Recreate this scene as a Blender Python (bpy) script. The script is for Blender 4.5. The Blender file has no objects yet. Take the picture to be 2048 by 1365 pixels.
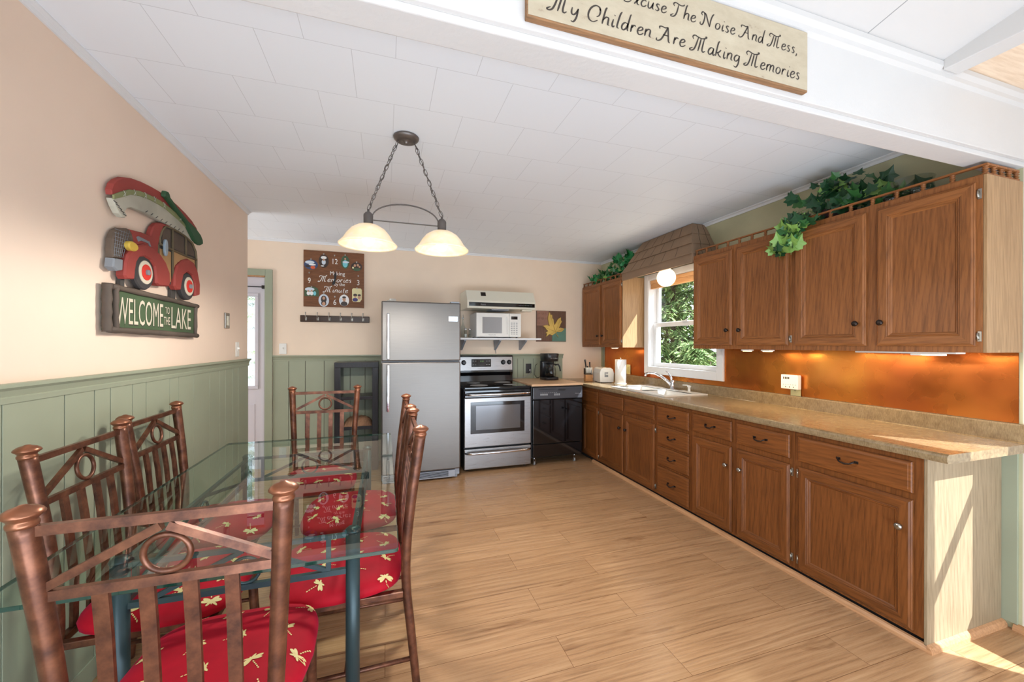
import bpy, bmesh, math, random
from mathutils import Vector, Matrix, Euler
PI = math.pi
random.seed(7)
C = bpy.context.scene.collection
SC = bpy.context.scene

# ---------------------------------------------------------------- constants of the place
XL, XR, YB, ZC = -1.149, 2.9135, 4.933, 2.535
XF, XU = 2.318, 2.615         # faces of the base and wall cabinets

# ---------------------------------------------------------------- camera
cam_d = bpy.data.cameras.new('camera'); cam = bpy.data.objects.new('camera', cam_d); C.objects.link(cam)
cam_d.sensor_width = 36.0; cam_d.lens = 787.7/2048*36; cam_d.shift_y = 0.00322; cam_d.clip_start = 0.02
cam.matrix_world = Matrix.Translation((0, 0, 1.38)) @ (Matrix.Rotation(-math.radians(17.804), 4, 'Z') @ Matrix.Rotation(PI/2, 4, 'X') @ Matrix.Rotation(math.radians(0.105), 4, 'Z'))
SC.camera = cam
# ---------------------------------------------------------------- view, world, sun, added fill lights
SC.view_settings.view_transform = 'Standard'; SC.view_settings.look = 'None'
SC.view_settings.exposure = 0.32; SC.view_settings.gamma = 1.0
try: SC.view_settings.use_curve_mapping = False
except Exception: pass
W = bpy.data.worlds.new('sky'); SC.world = W; W.use_nodes = True
bg = W.node_tree.nodes['Background']; bg.inputs[0].default_value = (0.80, 0.90, 1.0, 1); bg.inputs[1].default_value = 2.2
def light(name, kind, loc, energy, color=(1, 1, 1), rot=None, size=None, size_y=None, direction=None, radius=None, spread=None):
    d = bpy.data.lights.new(name, kind); d.energy = energy; d.color = color
    if kind == 'AREA':
        d.shape = 'RECTANGLE'; d.size = size; d.size_y = size_y or size
        if spread: d.spread = spread
    if radius is not None and kind in ('POINT', 'SPOT'): d.shadow_soft_size = radius
    o = bpy.data.objects.new(name, d); C.objects.link(o); o.location = loc
    if direction is not None: o.rotation_euler = Vector(direction).to_track_quat('-Z', 'Y').to_euler()
    elif rot: o.rotation_euler = rot
    return o
sun = light('sun', 'SUN', (6, -4, 8), 12.0, (0.92, 0.96, 1.0), direction=(-0.896, 1.0, -1.29)); sun.data.angle = 0.009
# fill lights added out of view, behind and beside the viewer, tinted like daylight
DAY = (0.70, 0.84, 1.0)
light('rear_fill_light', 'AREA', (0.9, -3.05, 1.45), 14, DAY, size=3.6, size_y=1.5, direction=(0, 1, 0.10))
light('left_fill_light', 'AREA', (XL+0.02, -0.35, 1.35), 30, DAY, size=1.2, size_y=1.3, direction=(1, 0.8, 0.0))
# fill light added just above the floor, aimed up and forward at the ceiling
light('low_fill_light', 'AREA', (0.9, -0.5, 0.05), 150, DAY, size=3.4, size_y=1.8, direction=(0, 1.0, 1))
# unseen fill light added behind the left partition to brighten the far end
light('passage_fill_light', 'AREA', (-2.9, 4.3, 1.3), 30, (0.85, 0.93, 1.0), size=1.1, size_y=1.8, direction=(1, 0.05, 0.05))

# ---------------------------------------------------------------- materials
def lin(c):
    def f(v):
        v /= 255.0
        return v/12.92 if v <= 0.04045 else ((v+0.055)/1.055)**2.4
    return (f(c[0]), f(c[1]), f(c[2]), 1)
class NT:
    def __init__(s, name):
        s.m = bpy.data.materials.new(name); s.m.use_nodes = True; s.t = s.m.node_tree
        s.b = s.t.nodes['Principled BSDF']; s.out = s.t.nodes['Material Output']
    def n(s, typ, **kw):
        nd = s.t.nodes.new(typ)
        for k, v in kw.items():
            if k in nd.inputs: nd.inputs[k].default_value = v
            else: setattr(nd, k, v)
        return nd
    def l(s, a, b): s.t.links.new(a, b)
    def coords(s, scale=(1, 1, 1), rnd=0.0, loc=(0, 0, 0)):
        tc = s.n('ShaderNodeTexCoord'); mp = s.n('ShaderNodeMapping'); mp.inputs['Scale'].default_value = scale; mp.inputs['Location'].default_value = loc
        src = tc.outputs['Object']
        if rnd:
            oi = s.n('ShaderNodeObjectInfo'); mu = s.n('ShaderNodeMath', operation='MULTIPLY'); mu.inputs[1].default_value = rnd
            s.l(oi.outputs['Random'], mu.inputs[0]); ad = s.n('ShaderNodeVectorMath', operation='ADD')
            s.l(src, ad.inputs[0]); s.l(mu.outputs[0], ad.inputs[1]); src = ad.outputs[0]
        s.l(src, mp.inputs[0]); return mp.outputs[0]
    def noise(s, vec, scale, detail=3, rough=0.55, dist=0.0):
        nd = s.n('ShaderNodeTexNoise'); nd.inputs['Scale'].default_value = scale; nd.inputs['Detail'].default_value = detail
        nd.inputs['Roughness'].default_value = rough; nd.inputs['Distortion'].default_value = dist
        if vec is not None: s.l(vec, nd.inputs['Vector'])
        return nd.outputs['Fac']
    def ramp(s, fac, stops):
        r = s.n('ShaderNodeValToRGB'); e = r.color_ramp.elements
        while len(e) < len(stops): e.new(0.5)
        for i, (p, c) in enumerate(stops): e[i].position = p; e[i].color = c
        s.l(fac, r.inputs[0]); return r.outputs[0]
    def mix(s, fac, a, b, mode='MIX'):
        m = s.n('ShaderNodeMix', data_type='RGBA', blend_type=mode)
        for sock, v in ((m.inputs[0], fac), (m.inputs[6], a), (m.inputs[7], b)):
            if hasattr(v, 'links'): s.l(v, sock)
            else: sock.default_value = v
        return m.outputs[2]
    def bump(s, h, strength, dist=0.002):
        b = s.n('ShaderNodeBump'); b.inputs['Strength'].default_value = strength; b.inputs['Distance'].default_value = dist
        s.l(h, b.inputs['Height']); s.l(b.outputs[0], s.b.inputs['Normal'])
    def set(s, **kw):
        names = dict(col='Base Color', met='Metallic', ro='Roughness', spec='Specular IOR Level', tr='Transmission Weight', ior='IOR', coat='Coat Weight', alpha='Alpha', emc='Emission Color', ems='Emission Strength', sss='Subsurface Weight', cro='Coat Roughness', aniso='Anisotropic')
        for k, v in kw.items():
            sk = s.b.inputs[names[k]]
            if hasattr(v, 'links'): s.l(v, sk)
            else: sk.default_value = v
        return s.m
def mul(c, k): return (min(c[0]*k, 1), min(c[1]*k, 1), min(c[2]*k, 1), 1)

def paint(name, rgb, ro=0.55, var=0.06, bump=0.15, bscale=220, met=0.0, spec=0.4):
    t = NT(name); c = lin(rgb); v = t.coords()
    f = t.noise(v, 3.0, 3); t.set(col=t.ramp(f, [(0.3, mul(c, 1-var)), (0.7, mul(c, 1+var))]), ro=ro, met=met, spec=spec)
    if bump: t.bump(t.noise(v, bscale, 2), bump, 0.001)
    return t.m
def plain(name, rgb, ro=0.5, met=0.0, **kw):
    t = NT(name); return t.set(col=lin(rgb), ro=ro, met=met, **kw)
def glow(name, rgb, s):
    t = NT(name); return t.set(col=lin(rgb), ro=0.4, emc=lin(rgb), ems=s)
def wood(name, base, dark, axis='Z', ro=0.42, ring=0.75, coat=0.04, light=None, sc=1.0, rnd=9.0, contrast=1.0):
    t = NT(name); b, d = lin(base), lin(dark); l = lin(light) if light else mul(b, 1.25)
    long = {'X': (0.06, 1, 1), 'Y': (1, 0.06, 1), 'Z': (1, 1, 0.06)}[axis]
    vs = t.coords(tuple(x*sc for x in long), rnd)
    mid = {'X': (0.13, 1, 1), 'Y': (1, 0.13, 1), 'Z': (1, 1, 0.13)}[axis]
    vm = t.coords(tuple(x*sc for x in mid), rnd)
    n1 = t.noise(vs, 75, 4, 0.7)
    wv = t.n('ShaderNodeTexWave', wave_type='BANDS', bands_direction='DIAGONAL', wave_profile='SAW'); t.l(vm, wv.inputs['Vector'])
    wv.inputs['Scale'].default_value = 26.0; wv.inputs['Distortion'].default_value = 15.0; wv.inputs['Detail'].default_value = 2.0; wv.inputs['Detail Scale'].default_value = 0.10; wv.inputs['Detail Roughness'].default_value = 0.5
    cath = t.ramp(wv.outputs['Fac'], [(0.0, mul(b, 1.10)), (0.55, b), (0.88, mul(d, 1.05)), (1.0, mul(b, 1.05))])
    col = t.mix(ring*0.85, b, cath)
    streak = t.ramp(n1, [(0.40, d), (0.54, b), (0.70, l)])
    col = t.mix(0.5*contrast, col, streak)
    blot = t.noise(vm, 1.7, 2); col = t.mix(0.25, col, t.ramp(blot, [(0.3, mul(d, 1.2)), (0.7, l)]))
    t.set(col=col, ro=ro, coat=coat, cro=0.25, spec=0.28); t.bump(n1, 0.08, 0.001)
    return t.m
M = {}
M['wall_cream'] = paint('cream_wall_paint', (236, 212, 190), 0.6, 0.02, 0.25, 160)
M['wall_back'] = paint('back_wall_paint', (238, 215, 190), 0.6, 0.03, 0.2, 160)
M['sage'] = paint('sage_green_paint', (154, 159, 136), 0.42, 0.04, 0.12, 120)
M['sage_dark'] = paint('olive_textured_paint', (186, 181, 146), 0.55, 0.10, 0.7, 70)
M['white'] = paint('white_paint', (226, 226, 226), 0.45, 0.02, 0.1, 90)
M['white_rough'] = paint('brushed_white_beam_paint', (206, 203, 200), 0.5, 0.02, 0.8, 55)
M['white_ceil'] = paint('white_ceiling_panel', (204, 201, 198), 0.5, 0.01, 0.05, 55)
M['frontwall'] = paint('pale_front_wall_paint', (226, 216, 205), 0.6, 0.02, 0.1)
M['door_white'] = paint('lavender_white_door_paint', (206, 201, 206), 0.45, 0.03, 0.1)
M['plastic_white'] = plain('white_plastic', (233, 230, 222), 0.35)
M['plastic_almond'] = plain('almond_enamel', (220, 214, 195), 0.35)
M['almond_plate'] = plain('almond_plate', (196, 190, 140), 0.4)
M['black_plastic'] = plain('black_plastic', (28, 28, 30), 0.35)
M['black_gloss'] = plain('black_gloss', (10, 10, 12), 0.08, coat=0.5)
M['black_glass'] = plain('black_ceramic_glass', (16, 16, 18), 0.06, coat=0.5)
M['dark_gap'] = plain('dark_recess', (30, 24, 20), 0.9)
M['oak_v'] = wood('stained_oak_vertical', (150, 95, 52), (92, 54, 28), 'Z')
M['oak_y'] = wood('stained_oak_along', (150, 95, 52), (92, 54, 28), 'Y')
M['oak_x'] = wood('stained_oak_across', (147, 88, 48), (98, 52, 25), 'X')
M['oaklo_v'] = wood('base_oak_vertical', (124, 73, 34), (74, 40, 17), 'Z')
M['oaklo_y'] = wood('base_oak_along', (124, 73, 34), (74, 40, 17), 'Y')
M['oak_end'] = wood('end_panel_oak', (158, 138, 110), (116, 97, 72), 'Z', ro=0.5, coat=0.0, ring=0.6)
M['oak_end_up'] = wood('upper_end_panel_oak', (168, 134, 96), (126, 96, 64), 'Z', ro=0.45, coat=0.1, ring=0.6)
M['pine'] = wood('pine_window_trim', (226, 178, 128), (196, 138, 88), 'Y', ro=0.45, coat=0.1, ring=0.5)
M['pine_ceiling'] = wood('whitewashed_pine_ceiling', (222, 200, 176), (200, 170, 140), 'X', ro=0.55, coat=0, ring=0.4)
M['quarter'] = wood('quarter_round_wood', (198, 150, 108), (150, 104, 70), 'Y', ro=0.4, ring=0.3)
M['butcher'] = wood('butcher_top', (214, 176, 138), (190, 148, 112), 'X', ro=0.35, ring=0.3)
M['clockwood'] = wood('clock_board_wood', (128, 84, 54), (84, 52, 32), 'X', ro=0.5, coat=0.0, ring=0.5, sc=2)
M['signwood'] = wood('distressed_sign_wood', (150, 110, 76), (96, 80, 62), 'X', ro=0.7, coat=0.0, sc=1.5)
M['espresso'] = wood('espresso_wood', (44, 38, 38), (26, 22, 22), 'Z', ro=0.3, ring=0.2)
M['rackwood'] = wood('coat_rack_wood', (78, 60, 48), (52, 40, 32), 'X', ro=0.25, ring=0.2)
M['block'] = wood('knife_block_wood', (196, 140, 84), (160, 104, 56), 'Z', ro=0.4, ring=0.3, sc=3)

def mk_floor():
    t = NT('laminate_oak_planks'); v = t.coords((1, 1, 1))
    br = t.n('ShaderNodeTexBrick'); br.offset = 0.37; br.offset_frequency = 2; br.squash = 1.0
    t.l(v, br.inputs['Vector']); br.inputs['Color1'].default_value = (0, 0, 0, 1); br.inputs['Color2'].default_value = (1, 1, 1, 1)
    br.inputs['Mortar'].default_value = (0.5, 0.5, 0.5, 1); br.inputs['Scale'].default_value = 1.0; br.inputs['Mortar Size'].default_value = 0.0011
    br.inputs['Mortar Smooth'].default_value = 0.1; br.inputs['Brick Width'].default_value = 1.22; br.inputs['Row Height'].default_value = 0.19; br.inputs['Bias'].default_value = 0.0
    mu = t.n('ShaderNodeVectorMath', operation='MULTIPLY'); mu.inputs[1].default_value = (13.7, 7.3, 5.1); t.l(br.outputs['Color'], mu.inputs[0])
    ad = t.n('ShaderNodeVectorMath', operation='ADD'); t.l(v, ad.inputs[0]); t.l(mu.outputs[0], ad.inputs[1])
    def sub(s): 
        mp = t.n('ShaderNodeMapping'); mp.inputs['Scale'].default_value = s; t.l(ad.outputs[0], mp.inputs[0]); return mp.outputs[0]
    fine = t.noise(sub((0.035, 1, 1)), 70, 5, 0.75)
    wv = t.n('ShaderNodeTexWave', wave_type='BANDS', bands_direction='Y', wave_profile='SAW'); t.l(sub((0.11, 1, 1)), wv.inputs['Vector'])
    wv.inputs['Scale'].default_value = 9.0; wv.inputs['Distortion'].default_value = 20.0; wv.inputs['Detail'].default_value = 3.0; wv.inputs['Detail Scale'].default_value = 0.38; wv.inputs['Detail Roughness'].default_value = 0.55
    base, dk, lt = lin((190, 148, 108)), lin((120, 82, 52)), lin((210, 172, 132))
    msk = t.ramp(t.noise(sub((0.3, 1, 1)), 4, 2), [(0.42, (0.05, 0.05, 0.05, 1)), (0.62, (0.85, 0.85, 0.85, 1))])
    col = t.mix(msk, base, t.ramp(wv.outputs['Fac'], [(0.0, lt), (0.5, base), (0.88, mul(base, 0.74)), (1.0, base)]))
    col = t.mix(0.5, col, t.ramp(fine, [(0.34, dk), (0.5, base), (0.68, lt)]))
    knot = t.noise(sub((0.22, 1.3, 1)), 6.0, 4, 0.6, 0.3)
    col = t.mix(1.0, col, t.ramp(knot, [(0.24, lin((158, 132, 112))), (0.38, (1, 1, 1, 1)), (1.0, (1, 1, 1, 1))]), 'MULTIPLY')
    tone = t.ramp(br.outputs['Color'], [(0.0, (0.90, 0.88, 0.86, 1)), (1.0, (1.05, 1.05, 1.05, 1))])
    col = t.mix(1.0, col, tone, 'MULTIPLY')
    col = t.mix(br.outputs['Fac'], col, lin((120, 82, 52)))
    ro = t.ramp(fine, [(0.3, (0.30, 0.30, 0.30, 1)), (0.7, (0.22, 0.22, 0.22, 1))])
    t.set(col=col, ro=ro, spec=0.5); t.bump(fine, 0.06, 0.001); return t.m
M['floor'] = mk_floor()
def mk_ceiling(name='ceiling_tiles', c=(236, 241, 246)):
    t = NT(name); v = t.coords((1, 1, 1), loc=(0.13-0.167, -1.66, 0))
    br = t.n('ShaderNodeTexBrick'); br.offset = 0.5; br.offset_frequency = 2
    t.l(v, br.inputs['Vector']); cc = lin(c); br.inputs['Color1'].default_value = cc; br.inputs['Color2'].default_value = mul(cc, 0.985)
    br.inputs['Mortar'].default_value = mul(cc, 0.72); br.inputs['Scale'].default_value = 1.0; br.inputs['Mortar Size'].default_value = 0.0012
    br.inputs['Brick Width'].default_value = 0.3335; br.inputs['Row Height'].default_value = 0.32
    t.set(col=br.outputs['Color'], ro=0.6); t.bump(t.noise(v, 30, 3), 0.08, 0.002); return t.m
M['ceiling'] = mk_ceiling()
def mk_copper():
    t = NT('hammered_copper_sheet'); v = t.coords()
    f = t.noise(v, 2.2, 2, 0.5, 0.0); g = t.noise(v, 60, 3)
    col = t.ramp(f, [(0.25, lin((176, 92, 50))), (0.5, lin((208, 120, 56))), (0.75, lin((228, 152, 66)))])
    r2 = t.noise(v, 5, 2); t.set(col=col, met=0.9, ro=t.ramp(r2, [(0.3, (0.22,)*3+(1,)), (0.7, (0.36,)*3+(1,))]))
    h = t.noise(v, 3.5, 1, 0.4, 0.0); t.bump(h, 0.12, 0.01); return t.m
M['copper'] = mk_copper()
def mk_counter():
    t = NT('mottled_tan_laminate'); v = t.coords(); a = t.noise(v, 26, 5, 0.65); b = t.noise(t.coords((1, 6, 1)), 60, 3)
    col = t.mix(0.4, t.ramp(a, [(0.3, lin((122, 100, 72))), (0.7, lin((160, 138, 104)))]), t.ramp(b, [(0.35, lin((104, 84, 58))), (0.65, lin((164, 142, 106)))]))
    t.set(col=col, ro=0.22, spec=0.7); return t.m
M['counter'] = mk_counter()
def mk_steel(name='brushed_stainless', c=(120, 115, 110), axis=0, ro=0.3):
    t = NT(name); s = [1, 1, 1]; s[axis] = 0.02; v = t.coords(tuple(s)); n = t.noise(v, 260, 3, 0.6)
    cc = lin(c); t.set(col=t.ramp(n, [(0.3, mul(cc, 0.93)), (0.7, mul(cc, 1.05))]), met=1.0, ro=t.ramp(n, [(0.3, (ro-0.04,)*3+(1,)), (0.7, (ro+0.05,)*3+(1,))]))
    t.bump(n, 0.03, 0.0005); return t.m
M['steel'] = mk_steel(ro=0.38)
M['steel_bright'] = mk_steel('bright_stainless', c=(160, 158, 157))
M['chrome'] = plain('chrome', (225, 226, 230), 0.08, 1.0)
M['nickel'] = plain('dull_nickel', (170, 166, 158), 0.3, 1.0)
M['pewter'] = plain('pewter_metal', (112, 106, 102), 0.42, 0.7)
M['darkbronze'] = plain('dark_bronze', (56, 48, 44), 0.35, 0.8)
M['rawsteel'] = plain('grey_bracket', (168, 172, 180), 0.5, 0.3)
def mk_chairmetal():
    t = NT('mottled_copper_brown_metal'); v = t.coords((1, 1, 1), 3.0); n = t.noise(v, 22, 4, 0.6); 
    t.set(col=t.ramp(n, [(0.3, lin((70, 42, 31))), (0.5, lin((104, 64, 46))), (0.75, lin((136, 88, 64)))]), met=0.55, ro=t.ramp(n, [(0.3, (0.42,)*3+(1,)), (0.7, (0.3,)*3+(1,))])); return t.m
M['chair'] = mk_chairmetal()
M['finial'] = plain('polished_copper_finial', (150, 98, 72), 0.32, 0.7)
M['teal'] = plain('slate_teal_metal', (46, 64, 68), 0.4, 0.3)
def mk_fabric():
    t = NT('crimson_seat_fabric'); v = t.coords(); n = t.noise(v, 9, 3); g = t.noise(v, 700, 2)
    t.set(col=t.ramp(n, [(0.3, lin((158, 8, 26))), (0.7, lin((186, 14, 36)))]), ro=0.7, spec=0.2); t.b.inputs['Sheen Weight'].default_value = 0.12
    t.b.inputs['Sheen Tint'].default_value = lin((220, 80, 160)); t.bump(g, 0.2, 0.0005); return t.m
M['fabric'] = mk_fabric()
M['gold'] = plain('gold_embroidery', (226, 200, 140), 0.5)
def mk_thin(name, tint, refl=1.0, ior=1.5):
    t = NT(name); t.t.nodes.remove(t.b)
    tr = t.n('ShaderNodeBsdfTransparent'); tr.inputs[0].default_value = tint
    gl = t.n('ShaderNodeBsdfGlossy'); gl.inputs['Roughness'].default_value = 0.0
    fr = t.n('ShaderNodeFresnel'); fr.inputs[0].default_value = ior
    mx = t.n('ShaderNodeMixShader'); ge = t.n('ShaderNodeNewGeometry'); iv = t.n('ShaderNodeMath', operation='SUBTRACT'); iv.inputs[0].default_value = 1.0; t.l(ge.outputs['Backfacing'], iv.inputs[1])
    mf = t.n('ShaderNodeMath', operation='MULTIPLY'); t.l(fr.outputs[0], mf.inputs[0]); t.l(iv.outputs[0], mf.inputs[1]); mf2 = t.n('ShaderNodeMath', operation='MULTIPLY'); t.l(mf.outputs[0], mf2.inputs[0]); mf2.inputs[1].default_value = refl
    t.l(mf2.outputs[0], mx.inputs[0]); t.l(tr.outputs[0], mx.inputs[1]); t.l(gl.outputs[0], mx.inputs[2]); t.l(mx.outputs[0], t.out.inputs[0]); return t.m
M['table_glass'] = mk_thin('clear_green_table_glass', (0.84, 0.92, 0.89, 1), 1.25, 1.6)
M['glass_edge'] = plain('green_glass_edge', (20, 58, 48), 0.1, coat=1.0)
M['pane'] = mk_thin('window_pane_glass', (0.97, 0.98, 0.98, 1), ior=1.3)
M['jar'] = mk_thin('clear_jar_glass', (0.85, 0.88, 0.87, 1), ior=1.6)
def mk_rainglass():
    t = NT('textured_door_glass'); v = t.coords((1, 1, 0.4)); t.set(col=(0.85, 0.9, 0.92, 1), tr=1.0, ro=0.05, ior=1.15); t.bump(t.noise(v, 60, 3), 0.5, 0.006); return t.m
M['rainglass'] = mk_rainglass()
M['bark'] = paint('tree_bark', (96, 84, 72), 0.9, 0.3, 0.8, 30)
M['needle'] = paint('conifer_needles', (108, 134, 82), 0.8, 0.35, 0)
M['needle2'] = paint('needles_painted_sunlit', (176, 194, 132), 0.8, 0.3, 0)  # lighter copy of the needles, sunlight put into the colour
M['ground'] = paint('leaf_litter_ground', (150, 132, 112), 0.95, 0.35, 0.8, 12)
M['leaf_d'] = paint('dark_ivy_leaf', (34, 72, 42), 0.4, 0.2, 0)
M['leaf_m'] = paint('mid_ivy_leaf', (52, 104, 52), 0.4, 0.2, 0)
M['leaf_l'] = paint('light_ivy_leaf', (122, 160, 78), 0.45, 0.2, 0)
M['leaf_e'] = paint('bright_silk_leaf', (36, 124, 66), 0.45, 0.2, 0)
M['stem'] = plain('vine_stem', (128, 140, 84), 0.6)
M['shingle'] = paint('brown_shingle', (146, 120, 96), 0.8, 0.14, 0.6, 60)
M['shingle_gap'] = plain('shingle_shadow_gap', (60, 48, 38), 0.9)
M['shade'] = None
def mk_shade():
    t = NT('frosted_alabaster_glass'); v = t.coords(); n = t.noise(v, 14, 3, 0.5, 1.5)
    t.set(col=t.ramp(n, [(0.35, lin((250, 226, 186))), (0.7, lin((255, 242, 216)))]), ro=0.35, tr=0.0, emc=lin((255, 222, 172)), ems=0.30); return t.m
M['shade'] = mk_shade()
M['bulb'] = glow('lit_bulb', (255, 246, 230), 4.5)
M['globe'] = glow('lit_globe', (255, 236, 204), 1.25)
M['lens'] = glow('under_cabinet_lens', (255, 222, 170), 3.0)
M['text_dark'] = plain('dark_lettering', (58, 50, 44), 0.7)
M['text_white'] = plain('white_lettering', (238, 234, 226), 0.6)
M['text_grey'] = plain('grey_marking', (150, 150, 150), 0.6)
M['display'] = glow('green_display', (70, 110, 40), 0.25)

# ---------------------------------------------------------------- mesh helpers
def V(*a): return Vector(a)
def box(bm, x0, x1, y0, y1, z0, z1, mi=0, bev=0.0):
    if x0 > x1: x0, x1 = x1, x0
    if y0 > y1: y0, y1 = y1, y0
    if z0 > z1: z0, z1 = z1, z0
    if bev:
        b2 = bmesh.new(); box(b2, x0, x1, y0, y1, z0, z1)
        bmesh.ops.bevel(b2, geom=list(b2.edges), offset=min(bev, (x1-x0)*0.45, (y1-y0)*0.45, (z1-z0)*0.45), segments=2, profile=0.6, affect='EDGES')
        for f in b2.faces: f.material_index = mi
        merge(bm, b2); return
    vs = [bm.verts.new(p) for p in ((x0, y0, z0), (x1, y0, z0), (x1, y1, z0), (x0, y1, z0), (x0, y0, z1), (x1, y0, z1), (x1, y1, z1), (x0, y1, z1))]
    for q in ((3, 2, 1, 0), (4, 5, 6, 7), (0, 1, 5, 4), (1, 2, 6, 5), (2, 3, 7, 6), (3, 0, 4, 7)):
        f = bm.faces.new([vs[i] for i in q]); f.material_index = mi
def merge(bm, b2, mat=None):
    mp = {}
    for v in b2.verts: mp[v] = bm.verts.new(mat @ v.co if mat else v.co)
    for f in b2.faces:
        try:
            g = bm.faces.new([mp[v] for v in f.verts]); g.material_index = f.material_index; g.smooth = f.smooth
        except ValueError: pass
    b2.free()
def frame_of(d):
    d = d.normalized(); up = V(0, 0, 1) if abs(d.z) < 0.95 else V(1, 0, 0)
    a = d.cross(up).normalized(); return a, d.cross(a).normalized()
def tube(bm, pts, r, n=10, mi=0, cap=True, closed=False):
    pts = [Vector(p) for p in pts]; N = len(pts); rs = r if isinstance(r, (list, tuple)) else [r]*N
    rings = []; a = None
    for i, p in enumerate(pts):
        if closed: d = pts[(i+1) % N]-pts[i-1]
        elif i == 0: d = pts[1]-pts[0]
        elif i == N-1: d = pts[-1]-pts[-2]
        else: d = (pts[i+1]-p).normalized()+(p-pts[i-1]).normalized()
        d.normalize()
        if a is None: a, b = frame_of(d)
        else:
            a = (a-d*a.dot(d)).normalized(); b = d.cross(a)
        rings.append([bm.verts.new(p+(a*math.cos(t)+b*math.sin(t))*rs[i]) for t in [2*PI*k/n for k in range(n)]])
    for i in range(N if closed else N-1):
        A, B = rings[i], rings[(i+1) % N]
        for k in range(n):
            f = bm.faces.new((A[k], A[(k+1) % n], B[(k+1) % n], B[k])); f.smooth = True; f.material_index = mi
    if cap and not closed:
        for R in (rings[0], rings[-1]):
            try: f = bm.faces.new(R); f.material_index = mi
            except ValueError: pass
def bar(bm, p, q, w, h, mi=0, side=None):
    p, q = Vector(p), Vector(q); d = (q-p).normalized(); s = Vector(side) if side else frame_of(d)[0]
    s = (s-d*s.dot(d)).normalized(); t = d.cross(s)
    c = [s*(w/2)*i+t*(h/2)*j for i, j in ((-1, -1), (1, -1), (1, 1), (-1, 1))]
    A = [bm.verts.new(p+x) for x in c]; B = [bm.verts.new(q+x) for x in c]
    for k in range(4): f = bm.faces.new((A[k], A[(k+1) % 4], B[(k+1) % 4], B[k])); f.material_index = mi
    bm.faces.new(A[::-1]).material_index = mi; bm.faces.new(B).material_index = mi
def lathe(bm, prof, c=(0, 0, 0), n=24, mi=0, axis='Z', smooth=True):
    c = Vector(c); rings = []
    for r, z in prof:
        ring = []
        for k in range(n):
            t = 2*PI*k/n; x, y = r*math.cos(t), r*math.sin(t)
            p = {'Z': V(x, y, z), 'X': V(z, x, y), 'Y': V(x, z, y), '-X': V(-z, x, y), '-Y': V(x, -z, y)}[axis]
            ring.append(bm.verts.new(c+p))
        rings.append(ring)
    for A, B in zip(rings, rings[1:]):
        for k in range(n):
            f = bm.faces.new((A[k], A[(k+1) % n], B[(k+1) % n], B[k])); f.smooth = smooth; f.material_index = mi
    for R in (rings[0], rings[-1]):
        f = bm.faces.new(R); f.material_index = mi
def prism(bm, pts, fn, d0, d1, mi=0, bev=0.0):
    """polygon pts (a,b) in a plane; fn(a,b,depth) -> point; between depths d0 (back) and d1 (front)"""
    cx = sum(p[0] for p in pts)/len(pts); cy = sum(p[1] for p in pts)/len(pts)
    N = len(pts)
    def inset(e):
        out = []
        area = sum(pts[i][0]*pts[(i+1) % N][1]-pts[(i+1) % N][0]*pts[i][1] for i in range(N))
        sg = 1 if area > 0 else -1
        for i in range(N):
            a, p, b = Vector(pts[i-1]), Vector(pts[i]), Vector(pts[(i+1) % N])
            d1_, d2_ = (p-a), (b-p)
            if d1_.length < 1e-6 or d2_.length < 1e-6: out.append(tuple(p)); continue
            n1 = Vector((-d1_.y, d1_.x)).normalized(); n2 = Vector((-d2_.y, d2_.x)).normalized(); nn = n1+n2
            if nn.length < 0.4: nn = n1
            nn.normalize(); out.append(tuple(p+nn*e*sg))
        return out
    A = [bm.verts.new(fn(a, b, d0)) for a, b in pts]
    layers = [A]
    if bev:
        s = 1 if d1 > d0 else -1
        layers.append([bm.verts.new(fn(a, b, d1-bev*s)) for a, b in pts])
        layers.append([bm.verts.new(fn(a, b, d1)) for a, b in inset(bev*0.8)])
    else: layers.append([bm.verts.new(fn(a, b, d1)) for a, b in pts])
    for P, Q in zip(layers, layers[1:]):
        for k in range(N):
            f = bm.faces.new((P[k], P[(k+1) % N], Q[(k+1) % N], Q[k])); f.material_index = mi
    for L in (A[::-1], layers[-1]):
        f = bm.faces.new(L); f.material_index = mi
def circle(cx, cy, rx, ry=None, n=20, a0=0.0):
    ry = ry or rx; return [(cx+rx*math.cos(a0+2*PI*k/n), cy+ry*math.sin(a0+2*PI*k/n)) for k in range(n)]
def sphere(bm, c, r, mi=0, n=16, m=10, sc=(1, 1, 1)):
    prof = []; b2 = bmesh.new(); bmesh.ops.create_uvsphere(b2, u_segments=n, v_segments=m, radius=r)
    for f in b2.faces: f.smooth = True; f.material_index = mi
    merge(bm, b2, Matrix.Translation(c) @ Matrix.Diagonal((sc[0], sc[1], sc[2], 1)))
def obj(name, bm, mats, parent=None, smooth=None):
    bmesh.ops.recalc_face_normals(bm, faces=bm.faces)
    me = bpy.data.meshes.new(name); bm.to_mesh(me); bm.free()
    for m in (mats if isinstance(mats, (list, tuple)) else [mats]): me.materials.append(M[m] if isinstance(m, str) else m)
    o = bpy.data.objects.new(name, me); C.objects.link(o)
    if parent is not None: o.parent = parent
    return o
def empty(name, label, cat, loc=(0, 0, 0), rz=0, group=None):
    o = bpy.data.objects.new(name, None); C.objects.link(o); o.location = loc; o.rotation_euler = (0, 0, rz); o.empty_display_size = 0.1
    return tag(o, label, cat, group)
def tag(o, label, cat, group=None):
    o['label'] = label; o['category'] = cat
    if group: o['group'] = group
    return o
def struct(name, bm, mats, parent=None):
    o = obj(name, bm, mats, parent)
    if parent is None: o['kind'] = 'structure'
    return o
def B(): return bmesh.new()
def bx(name, dims, mat, parent=None, bev=0.0):
    bm = B(); box(bm, *dims, bev=bev); return obj(name, bm, mat, parent)
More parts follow.
